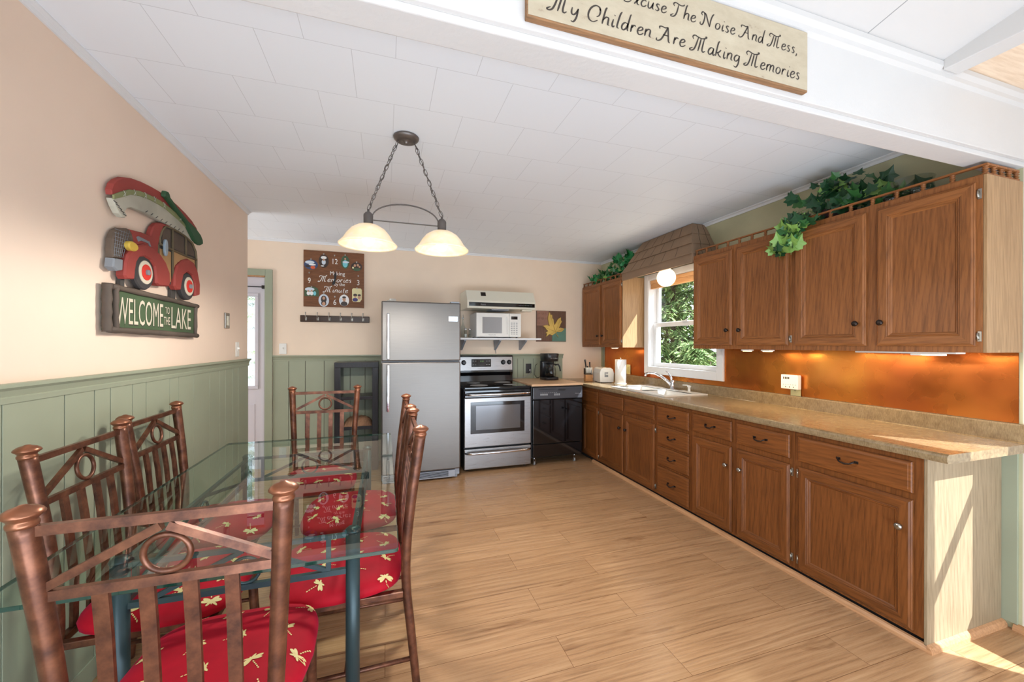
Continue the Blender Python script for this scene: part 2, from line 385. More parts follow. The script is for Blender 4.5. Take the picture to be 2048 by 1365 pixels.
def copy_tree(o, parent=None):
    c = o.copy(); C.objects.link(c); c.parent = parent
    for ch in list(o.children): copy_tree(ch, c)
    return c
def part_at(name, bm, mat, parent):
    """geometry given in world coordinates, parented to a thing standing at parent's location"""
    bmesh.ops.transform(bm, matrix=(Matrix.Translation(parent.location) @ parent.rotation_euler.to_matrix().to_4x4()).inverted(), verts=bm.verts)
    return obj(name, bm, mat, parent)
def sub_at(name, bm, mat, part):
    """same for a sub-part (part itself has no transform)"""
    p = part.parent; bmesh.ops.transform(bm, matrix=(Matrix.Translation(p.location) @ p.rotation_euler.to_matrix().to_4x4()).inverted(), verts=bm.verts)
    return obj(name, bm, mat, part)
_fcache = {}
def text_bm(s, size, fn, mi=0, bm=None, sx=1.0, align='CENTER', ext=0.0, shear=0.0):
    """lettering with Blender's built-in font; fn(a,b,0) maps the text plane to space"""
    cu = bpy.data.curves.new('t', 'FONT'); cu.body = s; cu.size = size; cu.align_x = align; cu.align_y = 'CENTER'; cu.shear = shear; cu.resolution_u = 3
    o = bpy.data.objects.new('t', cu); C.objects.link(o); dg = bpy.context.evaluated_depsgraph_get()
    me = bpy.data.meshes.new_from_object(o.evaluated_get(dg)); bm = bm or B(); vs = [bm.verts.new(fn(v.co.x*sx, v.co.y, 0)) for v in me.vertices]
    for p in me.polygons:
        try: f = bm.faces.new([vs[i] for i in p.vertices]); f.material_index = mi
        except ValueError: pass
    bpy.data.objects.remove(o); bpy.data.curves.remove(cu); bpy.data.meshes.remove(me); return bm

# stroke lettering for the painted board and the clock: each glyph = (advance, [strokes]); x-height 5, caps 10
G = {
 'M': (12.5, [[(0,1.6),(-1.6,0.6),(-2.2,-0.2),(-0.8,-0.6),(1,0.4),(2.3,3),(3.4,7),(4.0,9.3)], [(0.2,7.4),(-0.8,9),(0.8,10.3),(3.4,9.7),(6.5,9.2),(9,9.7),(10.6,10.6),(10.4,11.3),(9.3,10.8)], [(6.3,9.2),(5.6,5),(4.6,0)], [(9,9.6),(8.2,5),(7.9,1.4),(8.8,0.1),(10.6,1.2)]]),
 'T': (8.5, [[(0,1.6),(-1.6,0.6),(-2.2,-0.2),(-0.8,-0.6),(1.2,0.4),(2.6,3),(3.4,7),(3.8,9.4)], [(0.2,7.4),(-0.8,9),(0.8,10.3),(3.4,9.7),(6.0,9.2),(8.2,9.8),(8.8,10.8)]]),
 'A': (10.5, [[(-1.8,1.2),(-2.2,0),(-0.8,-0.4),(1.4,1),(3.6,5),(5.4,9),(5.9,10)], [(-0.4,7.6),(-0.8,9),(1.0,9.6),(3.5,9.2),(5.9,10)], [(5.9,10),(6.5,5),(7.4,0.6),(8.6,0.1)], [(2.4,4.3),(6.8,4.3)]]),
 'N': (11.5, [[(-1.8,2),(-2,0.6),(-0.6,0),(0.8,1.6),(1.6,6),(1.2,9),(-0.6,10),(-1.6,8.4),(-0.4,7.2)], [(0.8,9.6),(2.6,8.6),(5,3.6),(7,0)], [(7,0),(7.4,5),(8.6,9),(10,10.6)]]),
 'E': (8.5, [[(6.8,9),(5.4,10.3),(2.6,9.8),(1.8,7.6),(4.2,5.6),(1.6,4.6),(0.2,2),(2,-0.2),(5,0.2),(6.9,2)]]),
 'C': (9.5, [[(6.0,3.4),(7.6,4.6),(8.2,7.2),(7.4,9.6),(4.6,10.3),(1.6,8),(0.2,4),(1.2,0.8),(4,-0.2),(7,1.4)], [(7.6,9.2),(8.2,7.8)]]),
 'a': (5.8, [[(4.4,4.4),(2.6,5),(0.8,3.6),(0.2,1.4),(1.4,0),(3.4,1.4),(4.6,4.6)], [(4.6,5),(4.2,1.4),(4.8,0),(6,1)]]),
 'c': (5, [[(4.2,4),(3.2,5),(1.2,4),(0.3,1.8),(1.4,0),(3.4,0.4),(4.6,1.6)]]),
 'd': (6, [[(4.2,4.4),(2.4,5),(0.6,3.4),(0.2,1.2),(1.4,0),(3.4,1.6),(4.6,5),(5.6,10.4),(6.4,11)], [(4.6,5),(4.4,1.2),(5,0)]]),
 'e': (5, [[(0.6,2.2),(3,3),(4,4.2),(3,5.1),(1.2,4.2),(0.3,1.8),(1.4,0),(3.4,0.4),(4.8,1.6)]]),
 'g': (5.8, [[(4.4,4.4),(2.6,5),(0.8,3.6),(0.4,1.6),(1.6,0.4),(3.6,1.6),(4.8,4.8)], [(4.9,5),(4.2,-1),(2.4,-3.8),(0.4,-3.2)]]),
 'h': (5.8, [[(2.6,11),(1.6,9.4),(0.6,3),(0.2,0)], [(0.5,2.4),(2.4,4.8),(4.2,4.6),(4.2,2),(4.2,0.4),(5.4,0.4)]]),
 'i': (3, [[(1.4,5),(0.8,1.4),(1.4,0),(2.6,1)], [(2.0,7.4),(2.2,7.8)]]),
 'k': (5.8, [[(2.8,11),(1.6,9.4),(0.6,3),(0.2,0)], [(4.6,5.2),(2.6,3.2),(0.8,2.4)], [(1.8,2.8),(3.4,0.8),(5.2,0.2)]]),
 'l': (3.4, [[(3.4,11.2),(2.2,9),(1.0,3),(0.9,0.6),(2.2,0.1)]]),
 'm': (8.6, [[(0.9,5),(0.3,0)], [(0.6,2.6),(2.2,4.9),(3.8,4.4),(3.5,0)], [(3.8,2.8),(5.4,4.9),(7,4.4),(6.7,0.8),(8,0.4)]]),
 'n': (5.8, [[(0.9,5),(0.3,0)], [(0.6,2.6),(2.4,4.9),(4.2,4.4),(3.9,0.8),(5.2,0.4)]]),
 'o': (5.4, [[(2.6,5),(0.9,3.8),(0.4,1.4),(1.8,0),(3.8,1.2),(4.4,3.6),(2.8,5.0)]]),
 'r': (4.4, [[(0.9,5),(0.3,0)], [(0.6,2.6),(2.2,4.8),(3.8,4.4)]]),
 's': (4.6, [[(3.6,4.4),(2.4,5.1),(1,4.2),(2,2.8),(3.2,1.4),(2,0),(0.3,0.6)]]),
 't': (4, [[(2.4,8),(1.4,3),(1.4,0.6),(3,0.4)], [(0.2,5),(3.6,5.2)]]),
 'u': (5.8, [[(0.8,5),(0.5,1.4),(1.6,0),(3.4,1.6),(4.6,5)], [(4.6,5),(4.2,1.2),(5.2,0.1)]]),
 'x': (5, [[(0.4,4.8),(1.8,4.4),(2.8,0.6),(4.6,0.2)], [(4.4,5),(2.4,2.6),(0.2,0)]]),
 'y': (5.8, [[(0.8,5),(0.6,1.8),(1.8,0.6),(3.6,2),(4.8,5)], [(4.9,5),(4.2,-0.6),(2.6,-3.6),(0.8,-3.4)]]),
 ',': (2.5, [[(0.9,0.6),(0.9,-0.6),(0.2,-2)]]), ' ': (4.6, []),
}
def script_width(s): return sum(G[c][0] for c in s)+0.6*len(s)
def script_text(bm, s, a0, b0, k, fn, w=0.55, slant=0.12, mi=0):
    x = 0.0
    for c in s:
        adv, strokes = G[c]
        for st in strokes:
            P = [Vector((p[0]+p[1]*slant+x, p[1])) for p in st]
            Q = []
            for i in range(len(P)-1):
                p0, p1, p2, p3 = P[max(i-1, 0)], P[i], P[i+1], P[min(i+2, len(P)-1)]
                for j in range(4):
                    t = j/4; Q.append(0.5*((2*p1)+(p2-p0)*t+(2*p0-5*p1+4*p2-p3)*t*t+(3*p1-p0-3*p2+p3)*t**3))
            Q.append(P[-1]); L = []; n = len(Q)
            for i, q in enumerate(Q):
                d = (Q[min(i+1, n-1)]-Q[max(i-1, 0)]); d = d.normalized() if d.length > 1e-6 else Vector((1, 0)); nn = Vector((-d.y, d.x))
                ww = w*(0.35+0.65*min(1, 4*i/n+0.2, 4*(n-1-i)/n+0.2))*(0.7+0.5*abs(d.y)); L.append((q+nn*ww/2, q-nn*ww/2))
            vs = [[bm.verts.new(fn(a0+p.x*k, b0+p.y*k, 0)) for p in pr] for pr in L]
            for u, v in zip(vs, vs[1:]):
                try: f = bm.faces.new((u[0], v[0], v[1], u[1])); f.material_index = mi
                except ValueError: pass
        x += adv+0.6
    return x

# ================================================================ THE ROOM
bm = B(); box(bm, -3.2, XR+0.15, -3.3, YB+0.15, -0.12, 0.0); struct('floor', bm, 'floor')
# ceiling over kitchen and dining, and the vaulted white / pine ceiling of the front room
bm = B(); box(bm, -3.2, XR+0.15, 1.10, YB+0.15, ZC, ZC+0.12); struct('ceiling', bm, 'ceiling')
bm = B()
def slope_slab(bm, x0, x1, mi, y0=1.03, y1=-3.3, z0=2.545, k=0.22, th=0.08):
    z1 = z0+(y0-y1)*k
    vs = [bm.verts.new(p) for p in ((x0, y1, z1), (x1, y1, z1), (x1, y0, z0), (x0, y0, z0), (x0, y1, z1+th), (x1, y1, z1+th), (x1, y0, z0+th), (x0, y0, z0+th))]
    for q in ((3, 2, 1, 0), (4, 5, 6, 7), (0, 1, 5, 4), (1, 2, 6, 5), (2, 3, 7, 6), (3, 0, 4, 7)):
        bm.faces.new([vs[i] for i in q]).material_index = mi
slope_slab(bm, -3.2, 2.23, 0); slope_slab(bm, 2.23, XR+0.15, 1)
for xx in (0.55, 1.72): slope_slab(bm, xx, xx+0.004, 2, z0=2.5445, th=0.0006)
struct('ceiling.001', bm, ['white_ceil', 'pine_ceiling', 'text_grey'])
# header beam with fascia board, crown strip and the level tie beam of the front room
bm = B(); box(bm, XL, XR, 1.042, 1.137, 2.232, 2.62, 0, bev=0.004); box(bm, XL, XR, 1.024, 1.042, 2.252, 2.62, 0, bev=0.003)
struct('trim_1', bm, 'white_rough')
bm = B(); prism(bm, [(1.024, 2.488), (1.010, 2.496), (1.008, 2.512), (0.998, 2.528), (0.998, 2.548), (1.024, 2.548)], lambda a, b, d: V(d, a, b), XL, XR); struct('trim_2', bm, 'white_ceil')
bm = B(); box(bm, 2.18, 2.275, -3.1, 1.0, 2.512, 3.6, 0, bev=0.004); struct('trim_3', bm, 'white_ceil')

# left partition wall: cream paint over sage boards
def boards(bm, plane, cuts, z0, z1, t, mi):
    for a, b in zip(cuts, cuts[1:]): plane(bm, a+0.0022, b-0.0022, z0, z1, t, mi)
bm = B(); box(bm, XL-0.12, XL, -3.3, 3.984, 0, 3.6, 0)
def lp(bm, a, b, z0, z1, t, mi): box(bm, XL, XL+t, a, b, z0, z1, mi, bev=0.002)
box(bm, XL, XL+0.0015, -3.1, 3.982, 0, 1.2, 2)
boards(bm, lp, [-3.1, -2.6, -2.1, -1.6, -1.2, -.8, -.4, 0, .3, .5, .8, 1.0, 1.24, 1.44, 1.66, 1.912, 2.071, 2.171, 2.328, 2.439, 2.665, 2.765, 2.953, 3.189, 3.35, 3.472, 3.604, 3.736, 3.982], 0.09, 1.2, 0.008, 1)
struct('wall_left', bm, ['wall_cream', 'sage', 'shingle_gap'])
def rail(name, z, pl, a0, a1):
    bm = B(); prism(bm, [(0, z), (0.012, z), (0.014, z+0.018), (0.010, z+0.022), (0.018, z+0.042), (0.030, z+0.052), (0.030, z+0.064), (0, z+0.064)], pl, a0, a1); return struct(name, bm, 'sage')
rail('trim_4', 1.188, lambda a, b, d: V(XL+a, d, b), -3.1, 3.99)
bm = B(); box(bm, XL, XL+0.012, -3.1, 3.985, 0, 0.09, bev=0.003); struct('baseboard_left', bm, 'sage')
bm = B(); prism(bm, [(0, ZC), (0.026, ZC), (0.026, ZC-0.006), (0.012, ZC-0.014), (0.008, ZC-0.028), (0, ZC-0.028)], lambda a, b, d: V(XL+a, d, b), 1.137, 3.99); struct('trim_5', bm, 'white')
# far left closing wall of the entry passage
bm = B(); box(bm, -3.2, -3.08, 1.0, YB+0.15, 0, ZC); struct('wall_entry', bm, 'wall_back')
bm = B(); box(bm, -3.1, XL-0.1, 1.0, 1.12, 0, ZC); struct('wall_passage', bm, 'wall_back')

# back wall with the entry door opening
DX0, DX1, DZ = -2.16, -1.25, 2.125
bm = B(); box(bm, -3.2, DX0, YB, YB+0.14, 0, ZC); box(bm, DX0, DX1, YB, YB+0.14, DZ, ZC); box(bm, DX1, XR+0.1, YB, YB+0.14, 0, ZC)
box(bm, -1.18, 2.31, YB-0.0015, YB, 0, 1.2, 2)
def bp(bm, a, b, z0, z1, t, mi): box(bm, a, b, YB-t, YB, z0, z1, mi, bev=0.002)
boards(bm, bp, [-1.18, -1.023, -.859, -.665, -.391, -.228, -.118, .1, .32, .5, .72, .9, 1.12, 1.3, 1.5, 1.66, 1.74, 1.88, 2.04, 2.2, 2.31], 0.09, 1.2, 0.008, 1)
struct('wall_back', bm, ['wall_back', 'sage', 'shingle_gap'])
rail('trim_6', 1.188, lambda a, b, d: V(d, YB-a, b), -1.178, 2.315)
bm = B(); prism(bm, [(0, ZC), (0.022, ZC), (0.022, ZC-0.006), (0.010, ZC-0.014), (0.006, ZC-0.024), (0, ZC-0.024)], lambda a, b, d: V(d, YB-a, b), -3.0, XR); struct('trim_7', bm, 'white')
bm = B()
box(bm, DX1, DX1+0.068, YB-0.02, YB, 0, DZ+0.07, bev=0.003); box(bm, DX0-0.07, DX0, YB-0.02, YB, 0, DZ+0.07, bev=0.003); box(bm, DX0, DX1, YB-0.02, YB, DZ, DZ+0.07, bev=0.003)
box(bm, DX1-0.01, DX1+0.001, YB-0.005, YB+0.14, 0, DZ); box(bm, DX0-0.001, DX0+0.01, YB-0.005, YB+0.14, 0, DZ); box(bm, DX0, DX1, YB-0.005, YB+0.14, DZ-0.012, DZ+0.001, 1)
struct('trim_8', bm, ['sage', 'quarter'])
# entry door: frame with raised lite moulding, rain glass, closer
bm = B(); x0, x1, yd = DX0+0.012, DX1-0.012, YB+0.03
gx0, gx1, gz0, gz1 = -1.98, -1.36, 0.92, 1.90
box(bm, x0, gx0, yd, yd+0.045, 0.01, DZ-0.015); box(bm, gx1, x1, yd, yd+0.045, 0.01, DZ-0.015); box(bm, gx0, gx1, yd, yd+0.045, 0.01, gz0); box(bm, gx0, gx1, yd, yd+0.045, gz1, DZ-0.015)
for (a, b, c, d) in ((gx0-0.035, gx1+0.035, gz1, gz1+0.035), (gx0-0.035, gx1+0.035, gz0-0.035, gz0), (gx0-0.035, gx0, gz0, gz1), (gx1, gx1+0.035, gz0, gz1)): box(bm, a, b, yd-0.012, yd+0.001, c, d, bev=0.005)
for a in (gx0+0.05, -1.60): box(bm, a, a+0.24, yd-0.004, yd+0.001, 0.2, 0.72, bev=0.004)
dr = struct('door_1', bm, 'door_white')
bm = B(); box(bm, gx0, gx1, yd+0.018, yd+0.026, gz0, gz1); obj('door_glass', bm, 'rainglass', dr)
bm = B(); tube(bm, [(-1.9, yd-0.02, 2.005), (-1.50, yd-0.02, 2.005)], 0.017); tube(bm, [(-1.5, yd-0.02, 2.005), (-1.27, yd-0.02, 2.003)], 0.006); box(bm, -1.29, -1.262, yd-0.03, yd, 1.985, 2.02); obj('door_closer', bm, 'black_plastic', dr)
bm = B(); sphere(bm, (-2.08, yd-0.06, 0.98), 0.028); tube(bm, [(-2.08, yd, 0.98), (-2.08, yd-0.05, 0.98)], 0.012); obj('door_knob', bm, 'nickel', dr)

# right wall: textured sage in the kitchen, pale in the front room, two window openings
WY0, WY1, WZ0, WZ1 = 2.865, 3.862, 1.118, 2.125      # kitchen window opening
FY0, FY1, FZ0, FZ1 = 0.34, 0.83, 0.46, 1.86         # front room window opening
def wall_open(bm, y0, y1, zt, oy0, oy1, oz0, oz1, mi):
    box(bm, XR, XR+0.15, y0, oy0, 0, zt, mi); box(bm, XR, XR+0.15, oy1, y1, 0, zt, mi)
    box(bm, XR, XR+0.15, oy0, oy1, 0, oz0, mi); box(bm, XR, XR+0.15, oy0, oy1, oz1, zt, mi)
bm = B(); wall_open(bm, 1.05, YB+0.14, ZC+0.1, WY0, WY1, WZ0, WZ1, 0); wall_open(bm, -3.3, 1.05, 3.6, FY0, FY1, FZ0, FZ1, 1)
struct('wall_right', bm, ['sage_dark', 'frontwall'])
bm = B(); prism(bm, [(0, ZC), (0.026, ZC), (0.026, ZC-0.006), (0.012, ZC-0.014), (0.008, ZC-0.03), (0, ZC-0.03)], lambda a, b, d: V(XR-a, d, b), 1.137, YB); struct('trim_9', bm, 'white')
bm = B(); box(bm, XR-0.012, XR, 1.062, 1.122, 0.03, 0.87, bev=0.002); struct('trim_10', bm, 'sage')
bm = B(); prism(bm, [(0, 0), (0.022, 0), (0.020, 0.014), (0.012, 0.026), (0, 0.032)], lambda a, b, d: V(XR-a, d, b), -3.2, 1.075); struct('baseboard_right', bm, 'quarter')
# front wall behind the viewer with its wide windows, and a frame added around the left fill light
bm = B()
for a, b in ((-1.15, -0.9), (0.85, 1.0), (2.75, 3.06)): box(bm, a, b, -3.3, -3.18, 0, 3.6)
box(bm, -1.15, 3.06, -3.3, -3.18, 0, 0.7); box(bm, -1.15, 3.06, -3.3, -3.18, 2.8, 3.6)
struct('wall_front', bm, 'frontwall')
for nm, a, b in (('window_3', -0.9, 0.85), ('window_4', 1.0, 2.75)):
    bm = B()
    for p, q in ((a, a+0.06), (b-0.06, b)): box(bm, p, q, -3.28, -3.22, 0.7, 2.8)
    box(bm, a+0.06, b-0.06, -3.28, -3.22, 0.7, 0.76); box(bm, a+0.06, b-0.06, -3.28, -3.22, 2.74, 2.8); box(bm, (a+b)/2-0.03, (a+b)/2+0.03, -3.28, -3.22, 0.76, 2.74)
    w = struct(nm, bm, 'white'); bm = B(); box(bm, a+0.06, b-0.06, -3.252, -3.248, 0.76, 2.74); obj('pane', bm, 'pane', w)
bm = B(); 
for a, b in ((FY0, FY0+0.05), (FY1-0.05, FY1)): box(bm, XR+0.05, XR+0.10, a, b, FZ0, FZ1)
box(bm, XR+0.05, XR+0.10, FY0+0.05, FY1-0.05, FZ0, FZ0+0.05); box(bm, XR+0.05, XR+0.10, FY0+0.05, FY1-0.05, FZ1-0.05, FZ1)
box(bm, XR+0.06, XR+0.09, FY0+0.05, FY1-0.05, 1.11, 1.165)
w = struct('window_2', bm, 'white'); bm = B(); box(bm, XR+0.073, XR+0.077, FY0+0.05, FY1-0.05, FZ0+0.05, FZ1-0.05); obj('pane', bm, 'pane', w)
bm = B(); a, b, zl_, zh_ = -0.97, 0.27, 0.68, 2.02
for dims in ((a-0.07, a, zl_-0.07, zh_+0.07), (b, b+0.07, zl_-0.07, zh_+0.07), (a, b, zl_-0.07, zl_), (a, b, zh_, zh_+0.07)): box(bm, XL-0.001, XL+0.03, *dims, bev=0.003)
struct('left_fill_frame', bm, 'white')  # added window-like frame on solid wall, dressing the left fill light
# kitchen window
bm = B(); xc0 = XR-0.022
box(bm, xc0, XR+0.001, WY1, WY1+0.068, WZ0-0.07, WZ1+0.06, bev=0.003); box(bm, xc0, XR+0.001, WY0-0.068, WY0, WZ0-0.07, WZ1+0.06, bev=0.003)
box(bm, xc0, XR+0.001, WY0, WY1, WZ0-0.07, WZ0, bev=0.003); box(bm, xc0, XR+0.001, WY0, WY1, WZ1, WZ1+0.06, bev=0.003)
for dims in ((WY1-0.008, WY1+0.001, WZ0, WZ1), (WY0-0.001, WY0+0.008, WZ0, WZ1)): box(bm, XR-0.018, XR+0.15, *dims)
box(bm, XR-0.018, XR+0.15, WY0+0.008, WY1-0.008, WZ0-0.001, WZ0+0.01); box(bm, XR-0.018, XR+0.15, WY0+0.008, WY1-0.008, WZ1-0.01, WZ1+0.001)
kw = struct('window_1', bm, 'white')
def sash(nm, x0, x1, z0, z1, w=0.045):
    bm = B(); a, b = WY0+0.008, WY1-0.008
    box(bm, x0, x1, a, a+w, z0, z1, bev=0.003); box(bm, x0, x1, b-w, b, z0, z1, bev=0.003); box(bm, x0, x1, a+w, b-w, z0, z0+w, bev=0.003); box(bm, x0, x1, a+w, b-w, z1-w, z1, bev=0.003)
    s = obj(nm, bm, 'white', kw); bm = B(); xm = (x0+x1)/2; box(bm, xm-0.002, xm+0.002, a+w, b-w, z0+w, z1-w); obj('pane', bm, 'pane', s); return s
sash('lower_sash', XR+0.050, XR+0.085, WZ0+0.01, 1.625); sash('upper_sash', XR+0.090, XR+0.125, 1.59, WZ1-0.01)
bm = B(); box(bm, XR+0.035, XR+0.05, 3.30, 3.38, 1.622, 1.634, bev=0.003); tube(bm, [(XR+0.04, 3.34, 1.634), (XR+0.04, 3.30, 1.644)], 0.004); obj('sash_lock', bm, 'white', kw)
# raised wooden blind at the head of the window
t = empty('wooden_blind', 'raised pale pine blind stacked at the head of the kitchen window', 'blind', (XR+0.02, 3.36, 2.02))
bm = B(); box(bm, -0.022, 0.02, -0.485, 0.485, 0.055, 0.094, bev=0.004); obj('headrail', bm, 'pine', t)
bm = B()
for k in range(7): box(bm, -0.02+0.002*(k % 2), 0.02, -0.482, 0.482, -0.002+k*0.008, 0.0045+k*0.008, bev=0.0015)
obj('slat_stack', bm, 'pine', t)

# ================================================================ KITCHEN CABINETS
def panel_front(bm, x, y0, y1, z0, z1, t=0.019, prof=None, mi_s=0, mi_r=1):
    """a door or drawer front on a face at x, looking to -X; prof = (inset, depth from front)"""
    prof = prof or [(0, 0.006), (0.004, 0.001), (0.008, 0)]
    rings = []
    for ins, dep in [(0, t)]+prof:
        xx = x-t+dep; rings.append([bm.verts.new(p) for p in ((xx, y0+ins, z0+ins), (xx, y1-ins, z0+ins), (xx, y1-ins, z1-ins), (xx, y0+ins, z1-ins))])
    for P, Q in zip(rings, rings[1:]):
        for k in range(4):
            f = bm.faces.new((P[k], P[(k+1) % 4], Q[(k+1) % 4], Q[k])); f.material_index = mi_r if k in (0, 2) else mi_s
    f = bm.faces.new(rings[-1]); f.material_index = mi_s
    bm.faces.new(rings[0][::-1])
DOORP = [(0, 0.009), (0.004, 0.005), (0.006, 0.0055), (0.012, 0), (0.049, 0), (0.052, 0.004), (0.056, 0.003), (0.060, 0.007), (0.064, 0.007), (0.070, 0.012)]
DRAWP = [(0, 0.007), (0.004, 0.003), (0.012, 0.0015), (0.015, 0)]
def knob(par, x, y, z, mat='darkbronze', r=0.0155):
    bm = B(); lathe(bm, [(r*0.5, 0), (r*0.42, 0.010), (r*0.55, 0.013), (r, 0.017), (r*1.05, 0.021), (r*0.8, 0.027), (r*0.3, 0.029)], (x, y, z), 16, axis='-X'); return sub_at('knob', bm, mat, par)
def pull(par, x, y, z, mat='darkbronze', w=0.095):
    bm = B(); pts = [(x-0.001, y-w/2+0.008, z+0.006), (x-0.018, y-w/2+0.014, z+0.004), (x-0.024, y-w/4, z-0.004), (x-0.026, y, z-0.008), (x-0.024, y+w/4, z-0.004), (x-0.018, y+w/2-0.014, z+0.004), (x-0.001, y+w/2-0.008, z+0.006)]
    tube(bm, pts, [0.0045, 0.005, 0.0038, 0.0052, 0.0038, 0.005, 0.0045], 8)
    for s in (-1, 1): box(bm, x-0.004, x, y+s*(w/2-0.006)-0.010, y+s*(w/2-0.006)+0.010, z, z+0.013, bev=0.002)
    return sub_at('pull', bm, mat, par)
def hinge(par, x, y, z, s):
    bm = B(); box(bm, x-0.003, x, y-0.003*s, y+0.011*s, z-0.024, z+0.024, bev=0.0015); tube(bm, [(x-0.006, y-0.001*s, z-0.016), (x-0.006, y-0.001*s, z+0.016)], 0.0045, 8)
    return sub_at('hinge', bm, 'nickel', par)
def unit(name, label, kind, y0, y1, z0, z1, xf, xb, group, fronts, mats=('oaklo_v', 'oaklo_y'), cat='cabinet', end=None):
    t = empty(name, label, cat, (xf, (y0+y1)/2, z0 if z0 > 1 else 0.0), 0, group)
    bm = B(); y0b = y0
    if end: 
        y0b = y0+0.012
    box(bm, xf, xf+0.02, y0b+0.0008, y1-0.0008, z0, z1, 0, bev=0.001)
    box(bm, xf+0.02, xb, y0b+0.0008, y0b+0.0168, z0, z1); box(bm, xf+0.02, xb, y1-0.0168, y1-0.0008, z0, z1)
    box(bm, xb-0.008, xb, y0b+0.0168, y1-0.0168, z0, z1); box(bm, xf+0.02, xb-0.008, y0b+0.0168, y1-0.0168, z0, z0+0.016)
    if z0 > 1: box(bm, xf+0.02, xb-0.008, y0b+0.0168, y1-0.0168, z1-0.016, z1)
    if z0 < 1: box(bm, xf+0.035, xb, y0b+0.001, y1-0.001, 0.002, z0, 1)
    part_at('cabinet_body', bm, [mats[0], 'dark_gap'], t)
    if end:
        bm = B(); box(bm, xf+0.001, xb, y0, y0+0.0118, 0.002 if z0 < 1 else z0, z1, 0, bev=0.001); part_at('end_panel', bm, end, t)
    for fr in fronts:
        typ, a, b, c, d = fr[:5]; bm = B()
        if typ == 'door': panel_front(bm, xf-0.0005, a, b, c, d, prof=DOORP)
        else: panel_front(bm, xf-0.0005, a, b, c, d, prof=DRAWP, mi_s=1)
        p = part_at('door' if typ == 'door' else 'drawer', bm, list(mats), t)
        for ex in fr[5:]:
            k = ex[0]
            if k == 'knob': knob(p, xf-0.0195, ex[1], ex[2], ex[3] if len(ex) > 3 else 'darkbronze')
            if k == 'pull': pull(p, xf-0.0195, (a+b)/2, (c+d)/2)
            if k == 'hinge': hinge(p, xf-0.0005, ex[1], ex[2], ex[3])
    return t
LZ0, LZ1 = 0.05, 0.869
lg = 'stained oak base cabinets under the long counter'
unit('base_cabinet', 'oak base cabinet at the far corner beside the black dishwasher', 0, 3.966, YB-0.004, LZ0, LZ1, XF, XR-0.002, lg,
     [('drawer', 3.978, 4.33, 0.700, 0.836), ('door', 3.978, 4.33, 0.066, 0.661, ('hinge', 3.972, 0.601, -1), ('hinge', 3.972, 0.10, -1))])
unit('base_cabinet', 'oak sink cabinet with two doors and blank drawer fronts below the sink', 0, 2.962, 3.966, LZ0, LZ1, XF, XR-0.002, lg,
     [('drawer', 3.474, 3.948, 0.700, 0.836), ('drawer', 2.984, 3.452, 0.700, 0.836),
      ('door', 3.474, 3.948, 0.066, 0.661, ('knob', 3.515, 0.523)), ('door', 2.984, 3.452, 0.066, 0.661, ('knob', 3.41, 0.523), ('hinge', 2.980, 0.61, -1), ('hinge', 2.980, 0.105, -1))])
unit('base_cabinet', 'narrow oak base cabinet made of four stacked drawers', 0, 2.541, 2.962, LZ0, LZ1, XF, XR-0.002, lg,
     [('drawer', 2.562, 2.942, a, b, ('pull',)) for a, b in ((0.688, 0.836), (0.503, 0.664), (0.328, 0.483), (0.070, 0.306))])
unit('base_cabinet', 'oak base cabinet with two narrow doors and two drawers, right of the drawer stack', 0, 1.712, 2.541, LZ0, LZ1, XF, XR-0.002, lg,
     [('drawer', 2.154, 2.520, 0.700, 0.840, ('pull',)), ('drawer', 1.738, 2.112, 0.700, 0.840, ('pull',)),
      ('door', 2.154, 2.520, 0.066, 0.663, ('knob', 2.188, 0.530, 'nickel')), ('door', 1.738, 2.112, 0.066, 0.663, ('knob', 2.072, 0.530, 'nickel'), ('hinge', 1.733, 0.62, -1), ('hinge', 1.733, 0.112, -1))])
unit('base_cabinet', 'widest oak base cabinet at the near end, one big door and pale end panel', 0, 1.113, 1.712, LZ0, LZ1, XF, XR-0.014, lg,
     [('drawer', 1.160, 1.688, 0.698, 0.842, ('pull',)), ('door', 1.160, 1.688, 0.066, 0.665, ('knob', 1.20, 0.533, 'nickel'), ('hinge', 1.692, 0.62, 1), ('hinge', 1.692, 0.112, 1))], end='oak_end')
# quarter-round shoe moulding
bm = B(); prism(bm, [(0, 0), (-0.020, 0), (-0.018, 0.014), (-0.010, 0.026), (0, 0.030)], lambda a, b, d: V(XF+0.012+a, d, b), 1.096, 4.12)
struct('trim_11', bm, 'quarter')
bm = B(); prism(bm, [(0, 0), (-0.020, 0), (-0.018, 0.014), (-0.010, 0.026), (0, 0.032)], lambda a, b, d: V(d, 1.1125+a, b), XF-0.006, 2.905); struct('trim_12', bm, 'quarter')
# wall cabinets
UZ0, UZ1 = 1.345, 2.165
ug = 'stained oak wall cabinets above the counter'; um = ('oak_v', 'oak_y')
def du(a, b, *ex): return ('door', a, b, 1.375, 2.135)+ex
unit('wall_cabinet', 'oak wall cabinet in the far corner, far side of the window', 0, 3.952, YB-0.002, UZ0, UZ1, XU, XR-0.002, ug,
     [du(4.437, 4.90, ('knob', 4.475, 1.49)), du(3.975, 4.395, ('knob', 4.357, 1.49), ('hinge', 3.969, 2.08, -1), ('hinge', 3.969, 1.42, -1))], um, end='oak_end_up')
unit('wall_cabinet', 'oak wall cabinet with two doors on the near side of the window', 0, 1.952, 2.850, UZ0, UZ1, XU, XR-0.002, ug,
     [du(2.432, 2.832, ('knob', 2.466, 1.495)), du(1.974, 2.390, ('knob', 2.350, 1.492), ('hinge', 1.967, 1.42, -1), ('hinge', 1.967, 2.08, -1))], um)
